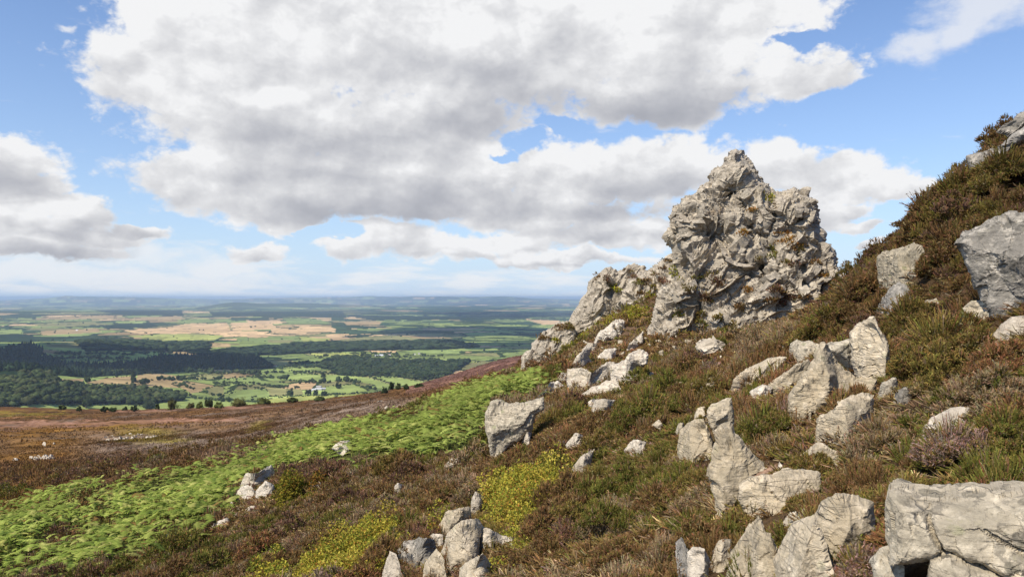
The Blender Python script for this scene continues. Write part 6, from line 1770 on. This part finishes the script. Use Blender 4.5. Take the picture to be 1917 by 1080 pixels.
def build_trees():
    R = np.random.default_rng(90)
    MT = leaf_material('tree_foliage', 0.15); MB = tint_mat('valley_foliage', 0.4)
    bark, t = new_mat('tree_bark'); b = NB(t); g = b.n('ShaderNodeNewGeometry'); n = b.noise(g.outputs['Position'], 2.0)
    d = b.n('ShaderNodeBsdfDiffuse'); b.l(b.mix(n, (0.05, 0.04, 0.03), (0.14, 0.12, 0.09)), d.inputs['Color']); b.out(d.outputs[0])
    for (u, v, hp, wp, c, label) in EDGE_TREES:
        P = scene_at(u, v)[0]
        r = np.hypot(P[0], P[1])
        # the moor edge trees grow just over the brow
        h = hp / F * r; w = wp / F * r * .72
        root = empty('tree', tuple(P))
        tag(root, label, 'tree', 'trees of the moor edge and valley')
        V, T, tt = leaf_crown(R, w, h, 620, max(.55 / F * r * 1.2, h * .035))
        V2, T2, t2 = crown_mesh(R, 9, w * .5, h * .72, ICO2, spread=.9)
        V = np.concatenate([V, V2]); T = np.concatenate([T, T2 + len(tt)]); tt = np.concatenate([tt, t2 * .9])
        add_obj('crown', mesh_tris('crown', V, T, np.array(c)[None] * tt[:, None], False), MT, root)
        a = np.linspace(0, 2 * math.pi, 7)[:-1]
        ring = np.stack([np.cos(a), np.sin(a), a * 0], 1)
        rad = w * .045
        TV = np.concatenate([ring * rad * 1.5 + [0, 0, -h * .06], ring * rad + [0, 0, h * .25], ring * rad * .4 + [0, 0, h * .6]])
        TTt = []
        for k in range(2):
            for i in range(6):
                p, q = k * 6 + i, k * 6 + (i + 1) % 6
                TTt += [(p, q, q + 6), (p, q + 6, p + 6)]
        add_obj('trunk', mesh_tris('trunk', TV, np.array(TTt)), bark, root)
    # hedgerow trees
    us, vs, hs = [], [], []
    for line, hp in HEDGES:
        p = np.array(line, float)
        for a, b_ in zip(p[:-1], p[1:]):
            n = max(2, int(np.linalg.norm(b_ - a) / (hp * .62)))
            for k in range(n):
                if R.random() < .62:
                    q = a + (b_ - a) * (k + R.uniform(0, .9)) / n
                    us.append(q[0]); vs.append(q[1] + R.normal(0, .5)); hs.append(hp * R.uniform(.55, 1.25))
    main = len(us)
    for c, poly in FIELDS:
        p = np.array(poly, float)
        if p[:, 1].mean() < 655: continue
        for a, b_ in zip(p, np.roll(p, -1, 0)):
            n = max(1, int(np.linalg.norm(b_ - a) / 3.2))
            for k in range(n):
                if R.random() < .38:
                    q = a + (b_ - a) * (k + R.uniform(0, .9)) / n
                    us.append(q[0]); vs.append(q[1] + .5); hs.append(R.uniform(1.4, 3.6))
    # scattered trees and tree lines farther out
    for k in range(240):
        u = R.uniform(-60, 1060); v = 640 - 58 * R.random() ** 1.3 if k % 2 else R.uniform(600, 690)
        us.append(u); vs.append(v); hs.append(R.uniform(1.0, 2.6) * (0.6 + 0.9 * (v - 580) / 80))
    us, vs, hs = map(np.array, (us, vs, hs))
    P = valley_at(us, vs); r = np.hypot(P[:, 0], P[:, 1])
    protos = []
    for k in range(6):
        V, T, tt = crown_mesh(R, 6, 1.0, 1.0, ICO1 if k else ICO2)
        c = np.array([(0.038, 0.055, 0.022), (0.048, 0.066, 0.026), (0.032, 0.048, 0.02), (0.055, 0.070, 0.028), (0.04, 0.06, 0.026), (0.034, 0.046, 0.022)][k])
        protos.append((V, T, tt, c))
    meshes = [mesh_tris('hedge_tree', V, T, c[None] * tt[:, None], True) for (V, T, tt, c) in protos]
    for m_ in meshes: m_.materials.append(MB)
    order = np.argsort(-hs[:main])[:230]
    single = np.zeros(len(us), bool); single[order] = True
    for i in order:
        o = bpy.data.objects.new('hedge_tree', meshes[R.integers(0, 6)]); C.objects.link(o)
        h = hs[i] / F * r[i]
        o.location = P[i]; o.scale = (h * R.uniform(.55, .95), h * R.uniform(.55, .9), h); o.rotation_euler = (0, 0, R.uniform(0, 6.28))
        tag(o, 'small dark round-headed tree in one of the hedgerows between the valley fields', 'tree', 'hedgerow trees between the valley fields')
    VV, TT, CC = [], [], []; off = 0
    def put(V, T, c):
        nonlocal off
        VV.append(V); TT.append(T + off); CC.append(c); off += len(V)
    for i in np.where(~single)[0]:
        h = hs[i] / F * r[i]; V, T, tt, c = protos[1 + R.integers(0, 5)]
        a = R.uniform(0, 6.28); M = np.array([[math.cos(a), -math.sin(a), 0], [math.sin(a), math.cos(a), 0], [0, 0, 1]])
        if hs[i] < 2.6:
            V, T = ICO1; d_ = 1 + .3 * vnoise(V * 2 + i, 4); V = V * d_[:, None] * [.55, .55, .5] + [0, 0, .4]; tt = np.ones(len(V))
        put((V @ M.T) * np.array([h * R.uniform(.7, 1.7), h * R.uniform(.6, 1.0), h]) + P[i], T, c[None] * tt[:, None] * R.uniform(.8, 1.2))
    o = add_obj('hedges', mesh_tris('hedges', np.concatenate(VV), np.concatenate(TT), np.concatenate(CC), True), MB)
    tag(o, kind='stuff')
    # woods, each one mass
    def wood(name, poly, step, hgt, cols, conifer, umin=-120):
        p = np.array(poly, float)
        q = valley_at(np.clip(p[:, 0], umin, None), p[:, 1])
        lo, hi = q.min(0), q.max(0)
        nx, ny = int((hi[0] - lo[0]) / step) + 1, int((hi[1] - lo[1]) / step) + 1
        X, Y = np.meshgrid(lo[0] + np.arange(nx) * step, lo[1] + np.arange(ny) * step)
        X = X.ravel() + R.uniform(-.45, .45, X.size) * step; Y = Y.ravel() + R.uniform(-.45, .45, Y.size) * step
        Z = valley_z(X, Y); u, v = project(np.stack([X, Y, Z], 1))
        m = inpoly(u, v + .6, poly) & (u > umin)
        X, Y, Z = X[m], Y[m], Z[m]
        VV, TT, CC = [], [], []; off = 0
        pr = [crown_mesh(R, 5, 1.0, 1.0, ICO1, kind='conifer' if conifer else 'round') for _ in range(5)]
        for x, y, z in zip(X, Y, Z):
            if conifer and R.random() < .75:
                V, T, tt = pr[R.integers(0, 5)]; h = hgt * R.uniform(.8, 1.25); w = h * .42
            else:
                V, T, tt = pr[R.integers(0, 5)]; h = hgt * R.uniform(.65, 1.25); w = step * R.uniform(.9, 1.6)
            cc = np.array(cols[R.integers(0, len(cols))]) * R.uniform(.8, 1.25)
            a = R.uniform(0, 6.28); ca, sa = math.cos(a), math.sin(a)
            Q = np.stack([(V[:, 0] * ca - V[:, 1] * sa) * w + x, (V[:, 0] * sa + V[:, 1] * ca) * w + y, V[:, 2] * h + z], 1)
            VV.append(Q); TT.append(T + off); off += len(Q); CC.append(cc[None] * tt[:, None])
        print(name, len(X))
        o = add_obj(name, mesh_tris(name, np.concatenate(VV), np.concatenate(TT), np.concatenate(CC), True), MB)
        tag(o, kind='stuff')
    GRN = [(0.050, 0.066, 0.024), (0.042, 0.058, 0.022), (0.062, 0.078, 0.028), (0.036, 0.050, 0.020), (0.055, 0.062, 0.026)]
    DRK = [(0.020, 0.034, 0.016), (0.024, 0.040, 0.018), (0.018, 0.030, 0.016)]
    wood('broadleaf_wood', WOODS[0], 13, 15, GRN, False)
    wood('conifer_wood', WOODS[1], 17, 17, DRK, True)
    wood('valley_wood', WOODS[2], 17, 14, [(0.034, 0.050, 0.020), (0.028, 0.044, 0.020), (0.042, 0.056, 0.024)], False)
    wood('far_plantation', WOODS[4], 36, 16, [(0.03, 0.045, 0.02), (0.038, 0.055, 0.024)], False)
    wood('distant_wood', WOODS[3], 40, 16, [(0.03, 0.045, 0.02)], False)

BUILDINGS = [
 # u, v of foot, width px, height px, colour of wall, colour of roof, turn, label
 (580, 733, 9, 3.4, (0.46, 0.43, 0.40), (0.44, 0.44, 0.44), .3, 'low white farm shed at the left end of the farm in the valley'),
 (588, 731, 8, 3.6, (0.50, 0.48, 0.45), (0.48, 0.49, 0.50), -.2, 'white-roofed barn second from the left in the valley farm'),
 (596, 730, 12, 3.6, (0.48, 0.46, 0.43), (0.56, 0.57, 0.58), .1, 'long bright-roofed barn in the middle of the valley farm'),
 (605, 729, 8, 3.2, (0.55, 0.53, 0.50), (0.50, 0.51, 0.53), .4, 'grey-roofed shed at the right end of the valley farm'),
 (597, 725, 9, 3.0, (0.48, 0.46, 0.43), (0.40, 0.38, 0.37), -.1, 'pale shed at the back of the valley farm'),
 (535, 686, 6, 2.6, (0.75, 0.73, 0.70), (0.60, 0.60, 0.60), .2, 'small white house among trees above the bright field'),
 (515, 686, 5, 2.6, (0.60, 0.50, 0.42), (0.30, 0.17, 0.13), -.3, 'small reddish house left of the small white house'),
 (705, 667, 6, 2.6, (0.74, 0.74, 0.74), (0.62, 0.64, 0.68), .1, 'leftmost pale building of the far village'),
 (714, 666, 7, 2.8, (0.72, 0.72, 0.73), (0.60, 0.62, 0.66), -.1, 'long pale shed in the middle of the far village'),
 (729, 665, 5, 2.4, (0.75, 0.73, 0.70), (0.40, 0.30, 0.26), .2, 'cream house with a brown roof in the far village'),
 (776, 664, 4, 2.2, (0.75, 0.74, 0.72), (0.45, 0.42, 0.40), .0, 'tiny white house in the woods right of the far village'),
 (785, 663, 4, 2.2, (0.70, 0.66, 0.60), (0.45, 0.40, 0.38), .3, 'tiny cream house at the right of the far village'),
 (144, 619, 3, 1.8, (0.78, 0.78, 0.76), (0.6, 0.6, 0.6), .0, 'white speck of a house by the distant tan fields'),
]
def build_buildings():
    def plain(name, scale):
        m, t = new_mat(name); b = NB(t)
        a = b.n('ShaderNodeAttribute', attribute_name='tint'); g = b.n('ShaderNodeNewGeometry')
        n = b.noise(g.outputs['Position'], scale, 5, .6)
        k = b.math('ADD', b.math('MULTIPLY', n, .5), .75)
        p = b.n('ShaderNodeBsdfPrincipled'); p.inputs['Roughness'].default_value = .7
        b.l(b.mix(1.0, a.outputs['Color'], b.mix(0.0, k, k), 'MULTIPLY'), p.inputs['Base Color']); b.out(p.outputs[0]); return m
    MW, MR = plain('rendered_wall', .4), plain('sheet_roof', .25)
    for (u, v, wp, hp, cw, cr, turn, label) in BUILDINGS:
        P = valley_at(u, v)[0]; r = np.hypot(P[0], P[1])
        w, h = wp / F * r, hp / F * r
        d = w * .55; e = h * .62
        x, y = w / 2, d / 2
        V = np.array([(-x, -y, -1), (x, -y, -1), (x, y, -1), (-x, y, -1), (-x, -y, e), (x, -y, e), (x, y, e), (-x, y, e), (-x, 0, h - .15), (x, 0, h - .15)], float)
        T = np.array([(0, 1, 5), (0, 5, 4), (1, 2, 6), (1, 6, 5), (2, 3, 7), (2, 7, 6), (3, 0, 4), (3, 4, 7), (4, 7, 8), (5, 9, 6)])
        o = empty('farm_building', tuple(P), turn)
        tag(o, label, 'building', 'buildings in the valley')
        add_obj('wall', mesh_tris('wall', V, T, np.tile(np.array(cw), (len(V), 1))), MW, o)
        k = .4; q = .25
        V = np.array([(-x - k, -y - k, e - .1), (x + k, -y - k, e - .1), (x + k, 0, h), (-x - k, 0, h), (x + k, y + k, e - .1), (-x - k, y + k, e - .1)], float)
        V = np.concatenate([V, V + [0, 0, q]])
        T = [(0, 2, 1), (0, 3, 2), (3, 4, 2), (3, 5, 4), (6, 7, 8), (6, 8, 9), (9, 8, 10), (9, 10, 11)]
        for a, b_ in ((0, 1), (1, 2), (2, 4), (4, 5), (5, 3), (3, 0)):
            T += [(a, b_, b_ + 6), (a, b_ + 6, a + 6)]
        add_obj('roof', mesh_tris('roof', V, np.array(T), np.tile(np.array(cr), (len(V), 1))), MR, o)

# ------------------------------------------------------------------ unseen cumulus added above the view to cast shadows on the valley
def build_shadow_clouds():
    m, t = new_mat('shadow_cloud_white'); b = NB(t)
    d = b.n('ShaderNodeBsdfDiffuse'); d.inputs['Color'].default_value = (.92, .92, .93, 1); b.out(d.outputs[0])
    R = np.random.default_rng(8)
    sd = np.array(sun_dir)
    # middle of each shadow on the valley in photograph pixels, and its size across and along in metres
    for (u, v, sx, sy) in ((150, 666, 1500, 700), (860, 620, 1300, 1500), (960, 645, 700, 800), (960, 588, 3500, 3000)):
        P = valley_at(u, v)[0]
        tt = 400.0
        while True:
            Q = P + sd * tt
            top = Q + np.array([0, sy * .5, -60])
            if project(top[None])[1][0] < -90 or top[1] < 50: break
            tt += 50
        VV, TT, off = [], [], 0
        for k in range(90):
            V, T = ICO2
            q = R.normal(0, .36, 2)
            s = R.uniform(.10, .24) * min(sx, sy) * math.exp(-1.2 * (q @ q))
            dd = 1 + .3 * vnoise(V * 2 + R.uniform(0, 90), 3)
            p = V * dd[:, None] * s * np.array([1.25, 1.25, .7]); p[:, 2] = np.maximum(p[:, 2], -.2 * s)
            VV.append(p + [q[0] * sx / 2 * 1.3, q[1] * sy / 2 * 1.3, s * .5]); TT.append(T + off); off += len(V)
        o = add_obj('shadow_cloud', mesh_tris('shadow_cloud', np.concatenate(VV), np.concatenate(TT), None, True), m, loc=tuple(Q))
        tag(o, kind='structure')
build_trees()
build_buildings()
build_shadow_clouds()
